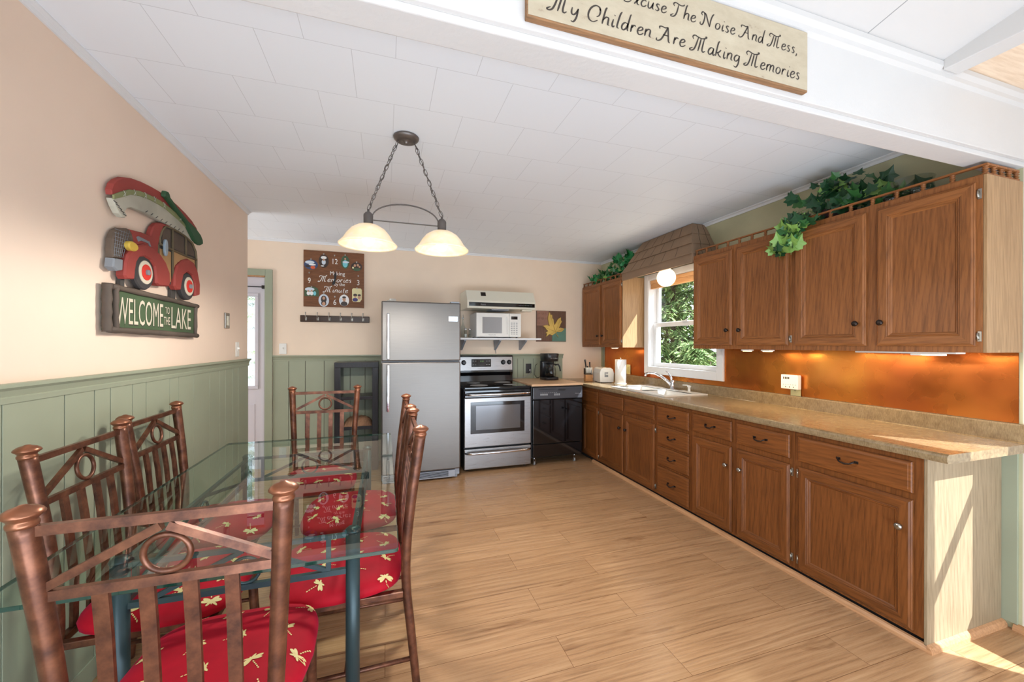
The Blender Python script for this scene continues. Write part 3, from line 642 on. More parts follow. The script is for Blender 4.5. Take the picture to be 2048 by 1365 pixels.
unit('wall_cabinet', 'oak wall cabinet at the near end of the row, with sunlit end panel', 0, 1.05, 1.952, UZ0, UZ1, XU, XR-0.002, ug,
     [du(1.520, 1.930, ('knob', 1.560, 1.503)), du(1.082, 1.468, ('knob', 1.440, 1.503), ('hinge', 1.076, 2.08, -1), ('hinge', 1.076, 1.42, -1))], um, end='oak_end_up')
# little gallery rails with turned spindles on top
def spindle_bm(x, y, z, h=0.036):
    bm = B(); lathe(bm, [(0.0115, 0), (0.0115, h*0.10), (0.006, h*0.2), (0.0125, h*0.36), (0.0065, h*0.48), (0.0065, h*0.53), (0.0125, h*0.66), (0.006, h*0.8), (0.0115, h*0.9), (0.0115, h)], (x, y, z), 10); return bm
def gallery(label, y0, y1, side):
    z = UZ1; t = empty('gallery_rail', label, 'rail', (XU+0.02, (y0+y1)/2, z+0.0005), 0, 'turned oak gallery rails on the wall cabinets')
    bm = B(); box(bm, XU+0.004, XU+0.024, y0, y1, z+0.042, z+0.052, bev=0.002)
    if side: box(bm, XU+0.024, XR-0.03, y0, y0+0.02, z+0.042, z+0.052, bev=0.002)
    part_at('top_bar', bm, 'oak_y', t)
    bm = B(); box(bm, XU+0.004, XU+0.024, y0, y1, z+0.0005, z+0.006, bev=0.001)
    if side: box(bm, XU+0.024, XR-0.03, y0, y0+0.02, z+0.0005, z+0.006, bev=0.001)
    part_at('base_strip', bm, 'oak_y', t)
    n = max(2, round((y1-y0-0.024)/0.108))
    for i in range(n+1): part_at('spindle', spindle_bm(XU+0.014, y0+0.011+(y1-y0-0.022)*i/n, z+0.006), 'oak_v', t)
    if side:
        for i in range(1, 5): part_at('spindle', spindle_bm(XU+0.014+i*0.062, y0+0.010, z+0.006), 'oak_v', t)
gallery('small turned gallery rail on the long run of near wall cabinets', 1.05, 2.835, True)
gallery('small turned gallery rail on the far corner wall cabinet', 4.00, 4.915, False)

# countertop with rolled edge, backsplash curb; cut around the sink
CZ = 0.910
bm = B(); sx0, sx1, sy0, sy1 = 2.395, 2.835, 2.955, 3.79
prof = [(2.300, 0.870), (2.284, 0.872), (2.279, 0.882), (2.279, 0.898), (2.283, 0.906), (2.294, 0.911), (2.304, CZ), (sx0, CZ), (sx0, 0.870)]
prism(bm, prof, lambda a, b, d: V(a, d, b), 1.030, YB-0.002)
box(bm, sx0, sx1, 1.030, sy0, 0.870, CZ); box(bm, sx0, sx1, sy1, YB-0.002, 0.870, CZ)
prism(bm, [(sx1, 0.870), (sx1, CZ), (XR-0.026, CZ), (XR-0.022, CZ+0.004), (XR-0.020, 0.992), (XR-0.017, 0.999), (XR-0.001, 0.999), (XR-0.001, 0.870)], lambda a, b, d: V(a, d, b), 1.030, YB-0.002)
tag(obj('countertop', bm, 'counter'), 'long tan mottled laminate countertop with raised back curb on the oak base cabinets', 'countertop')
# copper backsplash
bm = B(); y = [1.062, WY0-0.072, WY1+0.072, 4.83]
def wavy(bm, y0, y1, z0, z1):
    ny, nz = max(2, int((y1-y0)/0.04)), max(1, int((z1-z0)/0.04)); g = []
    for i in range(ny+1):
        row = []
        for j in range(nz+1):
            yy, zz = y0+(y1-y0)*i/ny, z0+(z1-z0)*j/nz
            edge = min(1, i/2, (ny-i)/2, j/2 if nz > 2 else 0, (nz-j)/2 if nz > 2 else 0)
            row.append(bm.verts.new((XR-0.0042-0.0024*edge*(1+math.sin(yy*7+zz*9)*math.cos(zz*14-yy*3.1)), yy, zz)))
        g.append(row)
    for i in range(ny):
        for j in range(nz): f = bm.faces.new((g[i][j], g[i+1][j], g[i+1][j+1], g[i][j+1])); f.smooth = True
    box(bm, XR-0.0015, XR-0.0005, y0, y1, z0, z1)
wavy(bm, y[0], y[1], 1.001, 1.3435); wavy(bm, y[2], y[3], 1.001, 1.3435); wavy(bm, y[1]+0.0005, y[2]-0.0005, 1.001, WZ0-0.073)
tag(obj('copper_backsplash', bm, 'copper'), 'shiny copper sheet backsplash on the wall between counter and wall cabinets', 'backsplash')
bm = B(); box(bm, XR-0.016, XR-0.0005, 4.832, 4.872, 1.0, 1.344, bev=0.002); struct('trim_13', bm, 'sage')
# under-cabinet lamps
def puck(label, x, y, w=0.10, d=0.05, mat='lens', watts=1.0, pl=True):
    t = empty('under_cabinet_light', label, 'light', (x, y, UZ0), 0, 'lights below the wall cabinets')
    bm = B(); box(bm, -d/2, d/2, -w/2, w/2, -0.012, -0.0005, bev=0.003); obj('housing', bm, 'plastic_white', t)
    bm = B(); box(bm, -d/2+0.008, d/2-0.008, -w/2+0.008, w/2-0.008, -0.0165, -0.012, bev=0.002); obj('lens', bm, mat, t)
    if watts:
        l = light('under_cabinet_glow', 'AREA', (x, y, UZ0-0.022), watts, (1, 0.74, 0.42), size=d, size_y=w, rot=(0, 0, 0))
puck('warm under-cabinet light below the far corner cabinet', 2.70, 4.25)
puck('warm round under-cabinet light, left of the pair by the window', 2.66, 2.34, 0.07)
puck('warm under-cabinet light, right of the pair near the window', 2.66, 2.17, 0.07)
t = empty('under_cabinet_light', 'long flat white under-cabinet light bar at the near end', 'light', (2.72, 1.40, UZ0), 0, 'lights below the wall cabinets')
bm = B(); box(bm, -0.04, 0.04, -0.22, 0.22, -0.010, -0.0005, bev=0.003); obj('housing', bm, 'plastic_white', t)
bm = B(); box(bm, -0.02, 0.02, -0.16, -0.03, -0.020, -0.010, bev=0.004); obj('lens', bm, 'plastic_white', t)
light('under_cabinet_glow', 'AREA', (2.72, 1.65, UZ0-0.015), 2.2, (1, 0.78, 0.5), size=0.05, size_y=0.35, rot=(0, 0, 0))
light('under_cabinet_glow', 'AREA', (2.72, 1.22, UZ0-0.015), 1.4, (1, 0.78, 0.5), size=0.05, size_y=0.2, rot=(0, 0, 0))

# shingled awning over the window
t = empty('shingled_valance', 'brown shingled awning-style valance above the kitchen window', 'valance', (2.75, 3.4, 2.12))
b0, b1 = (2.600, 2.854, 3.948), (2.765, 3.03, 3.78)     # (x, near y, far y) at the eave and at the top
def lv(f): return [b0[i]+(b1[i]-b0[i])*f for i in range(3)]
bm = B()
box(bm, b0[0], b0[0]+0.018, b0[1], b0[2], 2.115, 2.205, bev=0.002); box(bm, b0[0]+0.018, XR-0.003, 2.8545, 2.87, 2.17, 2.205); part_at('fascia_board', bm, 'shingle', t)
bm = B(); zs = [2.200, 2.312, 2.420, 2.530]
for k in range(3):
    f0, f1 = (zs[k]-2.2)/0.33, (zs[k+1]-2.2)/0.33; o = 0.016
    xa, ya, yb = lv(f0); xb, yc, yd2 = lv(f1); za, zb = zs[k]-0.006, zs[k+1]
    P = [(xa-o, ya-o*0.5, za), (xa-o, yb, za), (xb, yd2, zb), (xb, yc, zb), (XR-0.003, ya-o*0.5, za), (XR-0.003, yc, zb), (XR-0.003, yb, za), (XR-0.003, yd2, zb)]
    vs = [bm.verts.new(p) for p in P]
    for q in ((0, 1, 2, 3), (0, 3, 5, 4), (1, 6, 7, 2), (0, 4, 6, 1), (3, 2, 7, 5)): bm.faces.new([vs[i] for i in q])
    n = 6  # joints between shingles
    for i in range(1, n):
        u = (i+(0.5 if k % 2 else 0.0)+0.12*math.sin(i*7+k))/n
        if u >= 0.97: continue
        p = V(xa-o, ya+(yb-ya)*u, za+0.002); q = V(xb, yc+(yd2-yc)*u, zb-0.001); nn = V(-0.9, 0, 0.45)*0.0008
        bar(bm, p+nn, q+nn, 0.0028, 0.001, 1, side=(0, 1, 0))
    for u in (0.35, 0.75):
        p = V(xa+(XR-xa)*u, ya-o*0.5-0.0008, za+0.002); q = V(xb+(XR-xb)*u, yc-0.0008, zb-0.002); bar(bm, p, q, 0.0035, 0.001, 1, side=(1, 0, 0))
part_at('shingle_courses', bm, ['shingle', 'shingle_gap'], t)
# globe lamp under the valance
t = empty('globe_lamp', 'round glowing white globe lamp under the shingled valance', 'lamp', (2.73, 3.35, 2.13))
bm = B(); box(bm, -0.06, 0.06, -0.06, 0.06, 0.055, 0.069, bev=0.004); tube(bm, [(0, 0, 0.02), (0, 0, 0.056)], 0.045, 20); obj('lamp_holder', bm, 'plastic_white', t)
bm = B(); sphere(bm, (0, 0, -0.065), 0.092, n=28, m=18); obj('globe_shade', bm, 'globe', t)
light('globe_light', 'POINT', (2.66, 3.35, 1.95), 3.5, (1, 0.84, 0.62), radius=0.06)
bm = B(); box(bm, b0[0]+0.0185, XR-0.003, 2.875, 3.945, 2.20, 2.206); part_at('soffit_board', bm, 'pine', bpy.data.objects['shingled_valance'])

# sink, faucet, sprayer
t = empty('kitchen_sink', 'white double-bowl drop-in sink in the countertop under the window', 'sink', ((sx0+sx1)/2, (sy0+sy1)/2, CZ))
bm = B(); X0, X1, Y0, Y1 = sx0-0.022, sx1+0.022, sy0-0.022, sy1+0.022; zt = CZ+0.011
bowls = [(X0+0.06, X1-0.12, Y0+0.05, 3.355), (X0+0.06, X1-0.12, 3.395, Y1-0.05)]
xs = [X0, X0+0.06, X1-0.12, X1]; ys = [Y0, Y0+0.05, 3.355, 3.395, Y1-0.05, Y1]
for i in range(3):
    for j in range(5):
        if i == 1 and j in (1, 3): continue
        box(bm, xs[i], xs[i+1], ys[j], ys[j+1], CZ+0.0006, zt)
bmesh.ops.remove_doubles(bm, verts=bm.verts, dist=1e-5); part_at('rim', bm, 'plastic_white', t)
for a, b, c, d in bowls:
    bm = B(); top = [V(a, c, zt), V(b, c, zt), V(b, d, zt), V(a, d, zt)]; bot = [V(a+.03, c+.03, 0.745), V(b-.03, c+.03, 0.745), V(b-.03, d-.03, 0.745), V(a+.03, d-.03, 0.745)]
    A = [bm.verts.new(p) for p in top]; Q = [bm.verts.new(p) for p in bot]; A2 = [bm.verts.new(p+V(0, 0, -0.006)) for p in top]
    for k in range(4): bm.faces.new((A[k], A[(k+1) % 4], A2[(k+1) % 4], A2[k])); bm.faces.new((A2[k], A2[(k+1) % 4], Q[(k+1) % 4], Q[k]))
    bm.faces.new(Q); part_at('bowl', bm, 'plastic_white', t)
t = empty('kitchen_faucet', 'chrome single-lever faucet arching over the white sink', 'faucet', (2.80, 3.34, zt+0.0005))
bm = B(); lathe(bm, [(0.001, 0), (0.028, 0.0), (0.028, 0.008), (0.022, 0.014), (0.019, 0.06), (0.021, 0.075), (0.016, 0.09), (0.004, 0.094)], (0, 0, 0), 20)
box(bm, -0.025, 0.025, -0.115, 0.115, 0.0, 0.007, bev=0.003); obj('faucet_base', bm, 'chrome', t)
bm = B(); tube(bm, [(0, 0.005, 0.03), (-0.03, 0.045, 0.085), (-0.06, 0.10, 0.128), (-0.085, 0.165, 0.152), (-0.11, 0.225, 0.156), (-0.125, 0.262, 0.146), (-0.128, 0.268, 0.12)], [0.014, 0.014, 0.013, 0.012, 0.012, 0.0125, 0.013], 12); obj('spout', bm, 'chrome', t)
bm = B(); tube(bm, [(0.0, 0, 0.08), (-0.005, 0.015, 0.12), (-0.01, 0.05, 0.165), (-0.02, 0.085, 0.185)], [0.013, 0.011, 0.007, 0.006], 10); obj('lever', bm, 'chrome', t)
t = empty('soap_dispenser', 'small clear-white soap pump on the sink rim right of the faucet', 'dispenser', (2.812, 3.12, zt+0.0005))
bm = B(); lathe(bm, [(0.015, 0), (0.015, 0.006), (0.012, 0.01), (0.012, 0.042), (0.018, 0.046), (0.018, 0.058), (0.006, 0.062)], (0, 0, 0), 16); obj('pump_body', bm, 'plastic_white', t)
bm = B(); tube(bm, [(0, 0, 0.055), (0, 0.03, 0.060), (-0.01, 0.075, 0.058)], 0.005, 8); obj('nozzle', bm, 'plastic_white', t)

# baseboard of the back wall and appliances
bm = B(); box(bm, -1.18, XR-0.62, YB-0.012, YB, 0, 0.09, bev=0.003); struct('baseboard_back', bm, 'sage')

# ================================================================ APPLIANCES
# refrigerator
t = empty('refrigerator', 'tall stainless top-freezer refrigerator against the back wall', 'refrigerator', (0.348, 4.45, 0))
w2 = 0.386
bm = B(); box(bm, -w2, w2, -0.385, 0.40, 0.03, 1.80, 0, bev=0.008); obj('cabinet_shell', bm, 'rawsteel', t)
def fdoor(nm, z0, z1, hz0, hz1):
    bm = B(); box(bm, -w2, w2, -0.442, -0.388, z0, z1, 0, bev=0.012); d = obj(nm, bm, M['steel'], t)
    bm = B(); x = -w2+0.063
    pts = [(x, -0.442, hz0+0.02), (x, -0.478, hz0+0.02), (x, -0.478, hz1-0.02), (x, -0.442, hz1-0.02)]
    box(bm, x-0.012, x+0.012, -0.490, -0.474, hz0, hz1, bev=0.006); box(bm, x-0.009, x+0.009, -0.476, -0.4425, hz0+0.01, hz0+0.05); box(bm, x-0.009, x+0.009, -0.476, -0.4425, hz1-0.05, hz1-0.01)
    obj('handle', bm, 'chrome', d); return d
fd = fdoor('freezer_door', 1.212, 1.80, 1.232, 1.675); fdoor('fridge_door', 0.105, 1.200, 0.725, 1.180)
bm = B(); box(bm, 0.262, 0.355, -0.4445, -0.4425, 1.612, 1.662, bev=0.001); box(bm, 0.268, 0.349, -0.4455, -0.4445, 1.632, 1.642); obj('badge', bm, 'chrome', fd)
bm = B(); box(bm, -w2+0.01, w2-0.05, -0.42, -0.388, 0.02, 0.092, bev=0.004)
for k in range(5): box(bm, -w2+0.02, w2-0.12, -0.424, -0.4195, 0.034+k*0.011, 0.039+k*0.011, 1)
obj('toe_grille', bm, ['rawsteel', 'black_plastic'], t)
for x in (-w2+0.04, w2-0.035):
    for y in (-0.36, 0.34): bm = B(); tube(bm, [(x, y, 0.001), (x, y, 0.031)], 0.018, 12); obj('foot', bm, 'rawsteel', t)
bm = B(); box(bm, w2-0.10, w2-0.01, -0.43, -0.36, 1.8005, 1.815, bev=0.004); obj('hinge_cover', bm, 'rawsteel', t)
t = empty('cordless_phone_charger', 'small white gadget box lying tilted on top of the refrigerator', 'gadget', (0.055, 4.22, 1.801), 0.5)
bm = B(); box(bm, -0.045, 0.045, -0.03, 0.03, 0.0, 0.022, bev=0.005); box(bm, -0.012, 0.045, -0.02, 0.02, 0.0215, 0.045, bev=0.006); obj('casing', bm, 'plastic_white', t)
bm = B(); box(bm, -0.04, -0.018, -0.02, 0.02, 0.0222, 0.024); obj('display', bm, 'text_grey', t); t.name = 'small_gadget'

# range
RX0, RX1 = 0.800, 1.562; xc = (RX0+RX1)/2; hw = (RX1-RX0)/2-0.003
t = empty('electric_range', 'stainless and black glass-top electric range beside the refrigerator', 'range', (xc, 4.5, 0))
bm = B(); box(bm, -hw, hw, -0.300, 0.40, 0.02, 0.895, bev=0.004); obj('range_body', bm, 'black_plastic', t)
bm = B(); box(bm, -hw, hw, -0.345, 0.325, 0.8955, 0.917, bev=0.006)
ck = obj('cooktop', bm, 'black_glass', t)
for x, y, r in ((-.18, -.17, .10), (.18, -.17, .075), (-.18, .12, .075), (.18, .12, .10)): bm = B(); lathe(bm, [(r-0.002, 0), (r, 0), (r, 0.0006), (r-0.002, 0.0006)], (x, y, 0.9173), 32); obj('burner_ring', bm, 'text_grey', ck)
bm = B(); prism(bm, [(0.325, 0.90), (0.335, 0.985), (0.310, 1.03), (0.318, 1.225), (0.34, 1.24), (0.42, 1.24), (0.42, 0.90)], lambda a, b, d: V(d, a, b), -hw, hw, bev=0); bg_ = obj('backguard', bm, 'black_gloss', t)
bm = B(); prism(bm, [(0.3095, 1.055), (0.3160, 1.215), (0.312, 1.218), (0.3035, 1.055)], lambda a, b, d: V(d, a, b), -hw+0.012, hw-0.012); obj('control_panel', bm, 'steel_bright', bg_)
bm = B(); box(bm, -0.165, 0.085, 0.300, 0.3065, 1.098, 1.195, bev=0.003); dsp = obj('display', bm, 'black_gloss', bg_)
bm = B(); text_bm('2:28', 0.028, lambda a, b, d: V(a-0.035, 0.2992, b+1.165), 0, bm)
for i in range(4):
    for j in range(2):
        x = (-0.145, -0.115, 0.03, 0.06)[i]; box(bm, x-0.009, x+0.009, 0.2985, 0.2998, 1.122+j*0.045, 1.127+j*0.045, 1)
obj('display_digits', bm, ['display', 'text_grey'], bg_)
bm = B(); text_bm('FRIGIDAIRE', 0.014, lambda a, b, d: V(a-0.04, 0.3030, b+1.072), 0, bm, 1.2); obj('maker_lettering', bm, 'text_grey', bg_)
for x in (-0.34, -0.262, 0.245, 0.325):
    bm = B(); lathe(bm, [(0.030, 0), (0.030, 0.004), (0.024, 0.006), (0.021, 0.024), (0.018, 0.027)], (x, 0.3055, 1.152), 24, axis='-Y'); box(bm, x-0.004, x+0.004, 0.272, 0.281, 1.134, 1.170, 0, bev=0.001)
    obj('knob', bm, 'black_plastic', bg_)
bm = B(); box(bm, -hw, hw, -0.350, -0.3005, 0.270, 0.800, bev=0.006); box(bm, -hw, hw, -0.346, -0.3005, 0.8005, 0.885, 1, bev=0.008); od = obj('oven_door', bm, ['steel_bright', 'black_gloss'], t)
bm = B(); box(bm, -0.312, 0.300, -0.3535, -0.3495, 0.415, 0.755, 0, bev=0.002); obj('window_frame', bm, 'black_gloss', od)
bm = B(); box(bm, -0.255, 0.248, -0.3550, -0.3536, 0.455, 0.715, 0, bev=0.0005); obj('oven_window', bm, plain('grey_oven_glass', (112, 112, 114), 0.1, 0.6), od)
def bow_handle(z, par, y0=-0.347, r=0.0135):
    bm = B(); pts = [(-hw+0.012, y0, z), (-hw+0.03, y0-0.028, z), (-hw+0.08, y0-0.046, z+0.001)]+[(-hw+0.08+(2*hw-0.16)*k/8, y0-0.046-0.008*math.sin(PI*k/8), z+0.001) for k in range(1, 8)]+[(hw-0.08, y0-0.046, z+0.001), (hw-0.03, y0-0.028, z), (hw-0.012, y0, z)]
    tube(bm, pts, r, 12); return obj('handle', bm, 'chrome', par)
bow_handle(0.838, od)
bm = B(); box(bm, -hw, hw, -0.350, -0.3005, 0.035, 0.252, bev=0.006); dw_ = obj('storage_drawer', bm, 'steel_bright', t); bow_handle(0.212, dw_)
for x in (-0.33, 0.33):
    for y in (-0.26, 0.34): bm = B(); tube(bm, [(x, y, 0.001), (x, y, 0.021)], 0.016, 10); obj('foot', bm, 'black_plastic', t)

# portable dishwasher
DXa, DXb = 1.575, 2.200; xc = (DXa+DXb)/2; hw = (DXb-DXa)/2
t = empty('portable_dishwasher', 'black portable dishwasher on casters with a butcher-block top', 'dishwasher', (xc, 4.5, 0))
bm = B(); box(bm, -hw, hw, -0.315, 0.40, 0.085, 0.905, bev=0.004); obj('dishwasher_body', bm, 'black_plastic', t)
bm = B(); box(bm, -hw-0.012, hw+0.005, -0.365, 0.42, 0.9055, 0.929, bev=0.003); obj('butcher_top', bm, 'butcher', t)
bm = B(); box(bm, -hw+0.004, hw-0.004, -0.358, -0.3155, 0.250, 0.750, bev=0.006); obj('door_panel', bm, 'black_gloss', t)
bm = B(); box(bm, -hw+0.004, hw-0.004, -0.362, -0.3155, 0.757, 0.892, bev=0.008); cp = obj('control_panel', bm, plain('charcoal_control_panel', (66, 66, 70), 0.25), t)
bm = B(); box(bm, -0.24, -0.05, -0.3635, -0.3618, 0.862, 0.874, 1); box(bm, 0.0, 0.09, -0.366, -0.3615, 0.850, 0.868, 1, bev=0.002)
for k in range(6): box(bm, -0.222+k*0.016, -0.211+k*0.016, -0.3645, -0.3618, 0.800, 0.818, 0)
for k in range(3): box(bm, -0.05+k*0.026, -0.034+k*0.026, -0.3645, -0.3618, 0.795, 0.818, 0)
for k in range(9): box(bm, -0.222+k*0.024, -0.208+k*0.024, -0.3640, -0.3618, 0.828, 0.831, 0)
text_bm('Whirlpool', 0.018, lambda a, b, d: V(a+0.25, -0.3630, b+0.810), 0, bm)
obj('buttons', bm, ['text_grey', 'black_plastic'], cp)
bm = B(); box(bm, -hw+0.004, hw-0.004, -0.354, -0.3155, 0.100, 0.243, bev=0.005); obj('kick_panel', bm, 'black_gloss', t)
for x in (-hw+0.045, hw-0.075):
    for y in (-0.29, 0.34):
        bm = B(); tube(bm, [(x-0.008, y, 0.0225), (x+0.008, y, 0.0225)], 0.022, 16); box(bm, x-0.012, x-0.009, y-0.012, y+0.012, 0.02, 0.07, 1); box(bm, x+0.009, x+0.012, y-0.012, y+0.012, 0.02, 0.07, 1); tube(bm, [(x, y, 0.066), (x, y, 0.086)], 0.010, 10, 1)
        obj('caster', bm, ['text_grey', 'chrome'], t)

# vent hood
t = empty('range_hood', 'almond metal vent hood on the back wall above the microwave', 'range hood', (1.30, YB, 1.80))
hx0, hx1 = -0.405, 0.435
bm = B(); P = [(-0.002, 0.0), (-0.46, 0.0), (-0.46, 0.09), (-0.38, 0.215), (-0.002, 0.215)]
prism(bm, P, lambda a, b, d: V(d, a, b), hx0, hx1); obj('hood_shell', bm, 'plastic_almond', t)
bm = B(); box(bm, hx0+0.02, hx1-0.01, -0.4625, -0.4600, 0.024, 0.068); text_bm('Sears', 0.03, lambda a, b, d: V(a-0.22, -0.4632, b+0.045), 1, bm, shear=0.3)
for k in range(9): box(bm, 0.22+k*0.02, 0.232+k*0.02, -0.4632, -0.4625, 0.044, 0.048, 1)
obj('control_strip', bm, ['black_gloss', 'text_grey'], t)
bm = B(); n = V(0, -0.125, -0.08).normalized(); P = [(hx0+0.17, -0.396, 0.192), (hx0+0.23, -0.396, 0.192), (hx0+0.23, -0.424, 0.148), (hx0+0.17, -0.424, 0.148)]
vs = [bm.verts.new(V(*p)+V(0, -0.003, 0.002)) for p in P]+[bm.verts.new(V(*p)+V(0, 0.004, -0.002)) for p in P]
for q in ((0, 1, 2, 3), (7, 6, 5, 4), (0, 4, 5, 1), (1, 5, 6, 2), (2, 6, 7, 3), (3, 7, 4, 0)): bm.faces.new([vs[i] for i in q])
obj('maker_plate', bm, 'darkbronze', t)
bm = B(); box(bm, -0.1, 0.12, -0.40, -0.14, -0.012, -0.0005, bev=0.004); obj('filter', bm, 'rawsteel', t)
bm = B(); box(bm, 0.27, 0.40, -0.44, -0.36, -0.022, -0.0005, bev=0.006); obj('lamp_cover', bm, 'plastic_almond', t)
# microwave shelf
SZ = 1.455
t = empty('wall_shelf', 'white wall shelf on grey brackets under the microwave', 'shelf', (1.33, YB, SZ))
bm = B(); box(bm, -0.53, 0.50, -0.42, -0.002, -0.022, 0.0, bev=0.003); obj('board', bm, 'white', t)
for x in (-0.42, 0.02, 0.36):
    bm = B(); prism(bm, [(-0.002, -0.0225), (-0.26, -0.0225), (-0.26, -0.034), (-0.014, -0.15), (-0.002, -0.15)], lambda a, b, d: V(d, a, b), x-0.012, x+0.012); obj('bracket', bm, 'rawsteel', t)
# microwave
t = empty('microwave', 'white countertop microwave standing on the wall shelf', 'microwave', (1.293, 4.72, SZ))
mw, mh = 0.278, 0.300
bm = B(); box(bm, -mw, mw, -0.165, 0.19, 0.012, mh, bev=0.008); obj('microwave_body', bm, 'white', t)
bm = B(); box(bm, -mw+0.001, 0.125, -0.190, -0.166, 0.016, mh-0.004, bev=0.006); box(bm, 0.098, 0.110, -0.2, -0.189, 0.05, 0.26, bev=0.004); md = obj('door', bm, 'plastic_white', t)
bm = B(); P = []
cx, cz = -0.085, 0.152
for k in range(33):
    a = 2*PI*k/32; P.append((cx+0.115*max(-1, min(1, 1.45*math.cos(a)))*(1-0.10*abs(math.sin(a))), cz+0.092*max(-1, min(1, 1.45*math.sin(a)))))
P = [(cx-0.12, cz-0.095), (cx+0.12, cz-0.095), (cx+0.12, cz+0.095), (cx-0.12, cz+0.095)]
prism(bm, P, lambda a, b, d: V(a, d, b), -0.1895, -0.1915); obj('door_window', bm, plain('mirror_grey_microwave_window', (150, 152, 156), 0.08, 0.85), md)
bm = B(); box(bm, 0.128, mw-0.001, -0.188, -0.166, 0.016, mh-0.004, bev=0.005); cp = obj('control_panel', bm, 'plastic_white', t)
bm = B(); box(bm, 0.152, 0.232, -0.190, -0.1878, 0.225, 0.262, 0)
for i in range(3):
    for j in range(7): box(bm, 0.148+i*0.032, 0.168+i*0.032, -0.1892, -0.1878, 0.045+j*0.022, 0.053+j*0.022, 1)
obj('keypad', bm, ['black_gloss', 'text_grey'], cp)
bm = B(); text_bm('FRIGIDAIRE', 0.016, lambda a, b, d: V(a-0.085, -0.1908, b+0.036), 0, bm, 1.1); obj('maker_lettering', bm, 'text_grey', md)
for x in (-0.24, 0.24):
    for y in (-0.13, 0.15): bm = B(); tube(bm, [(x, y, 0.0005), (x, y, 0.013)], 0.012, 10); obj('foot', bm, 'black_plastic', t)
bm = B(); tube(bm, [(1.33, YB-0.018, SZ-0.026), (1.335, YB-0.020, 1.38), (1.35, YB-0.034, 1.30), (1.355, YB-0.035, 1.262)], 0.0045, 8)
part_at('cord', bm, 'text_grey', t)
# shakers and bottle at the left of the shelf
def shaker(x, y, lab, fill):
    t = empty('salt_shaker' if fill == 'plastic_white' else 'pepper_shaker', lab, 'shaker', (x, y, SZ+0.0005), 0, 'shakers on the microwave shelf')
    bm = B(); lathe(bm, [(0.020, 0), (0.021, 0.004), (0.017, 0.05), (0.018, 0.085), (0.016, 0.09)], n=16); obj('glass_body', bm, 'jar', t)
    bm = B(); lathe(bm, [(0.015, 0.004), (0.015, 0.045), (0.001, 0.046)], n=14); obj('contents', bm, fill, t)
    bm = B(); lathe(bm, [(0.0185, 0.0905), (0.0185, 0.105), (0.013, 0.115), (0.004, 0.118)], n=16); obj('cap', bm, 'chrome', t)
shaker(0.905, 4.62, 'glass salt shaker with white contents on the microwave shelf', 'plastic_white')
shaker(0.960, 4.64, 'nearly empty glass shaker right of the salt shaker', 'jar')
t = empty('oil_bottle', 'slim clear glass bottle behind the two shakers', 'bottle', (0.90, 4.76, SZ+0.0005))
bm = B(); lathe(bm, [(0.026, 0), (0.028, 0.01), (0.028, 0.13), (0.012, 0.17), (0.010, 0.23), (0.013, 0.235)], n=16); obj('bottle_glass', bm, 'jar', t)
bm = B(); lathe(bm, [(0.010, 0.2355), (0.010, 0.25), (0.005, 0.255), (0.004, 0.285)], n=12); obj('pourer', bm, 'chrome', t)

# coffee maker
t = empty('coffee_maker', 'black drip coffee maker with glass carafe on the dishwasher top', 'coffee maker', (2.00, 4.66, 0.9295))
def rbox(bm, x0, x1, y0, y1, z0, z1, r, mi=0, taper=0.0):
    pts = []
    for cx_, cy_, a0 in ((x1-r, y1-r, 0), (x0+r, y1-r, PI/2), (x0+r, y0+r, PI), (x1-r, y0+r, 1.5*PI)):
        for k in range(6): a = a0+PI/2*k/5; pts.append((cx_+r*math.cos(a), cy_+r*math.sin(a)))
    mx, my = (x0+x1)/2, (y0+y1)/2; L = []
    for z, s in ((z0, 1), (z0, 1), (z1-min(0.006, (z1-z0)/4), 1-taper), (z1, 0.965*(1-taper))): L.append([bm.verts.new((mx+(p[0]-mx)*s, my+(p[1]-my)*s, z)) for p in pts])
    L = L[1:]
    for P, Q in zip(L, L[1:]):
        for k in range(len(pts)): f = bm.faces.new((P[k], P[(k+1) % len(pts)], Q[(k+1) % len(pts)], Q[k])); f.material_index = mi; f.smooth = True
    bm.faces.new(L[0][::-1]).material_index = mi; bm.faces.new(L[-1]).material_index = mi
bm = B(); rbox(bm, -0.10, 0.10, -0.12, 0.12, 0.0, 0.035, 0.07); obj('warming_base', bm, 'black_plastic', t)
bm = B(); rbox(bm, -0.095, 0.095, 0.035, 0.12, 0.035, 0.235, 0.04); obj('water_tank', bm, 'black_plastic', t)
bm = B(); rbox(bm, -0.097, 0.097, -0.12, 0.12, 0.236, 0.335, 0.075, taper=-0.06); bh = obj('brew_head', bm, 'black_plastic', t)
bm = B(); text_bm('Mr. Coffee', 0.022, lambda a, b, d: V(a+0.01, -0.1245, b+0.275), 0, bm); obj('maker_lettering', bm, 'text_grey', bh)
bm = B(); lathe(bm, [(0.055, 0.037), (0.072, 0.055), (0.075, 0.10), (0.062, 0.155), (0.050, 0.185), (0.052, 0.19)], (0, -0.045, 0), 24); cf = obj('carafe', bm, 'jar', t)
bm = B(); lathe(bm, [(0.053, 0.1905), (0.054, 0.205), (0.03, 0.215)], (0, -0.045, 0), 24); obj('carafe_lid', bm, 'black_plastic', cf)
bm = B(); tube(bm, [(0.05, -0.06, 0.19), (0.09, -0.075, 0.195), (0.108, -0.08, 0.165), (0.115, -0.085, 0.11)], [0.009, 0.011, 0.010, 0.008], 10); obj('carafe_handle', bm, 'black_plastic', cf)
bm = B(); tube(bm, [(1.915, 4.76, 0.96), (1.885, 4.80, 0.94), (1.87, 4.86, 0.98), (1.90, 4.90, 1.10), (1.93, 4.905, 1.12)], 0.0035, 8); part_at('cord', bm, 'black_plastic', t)

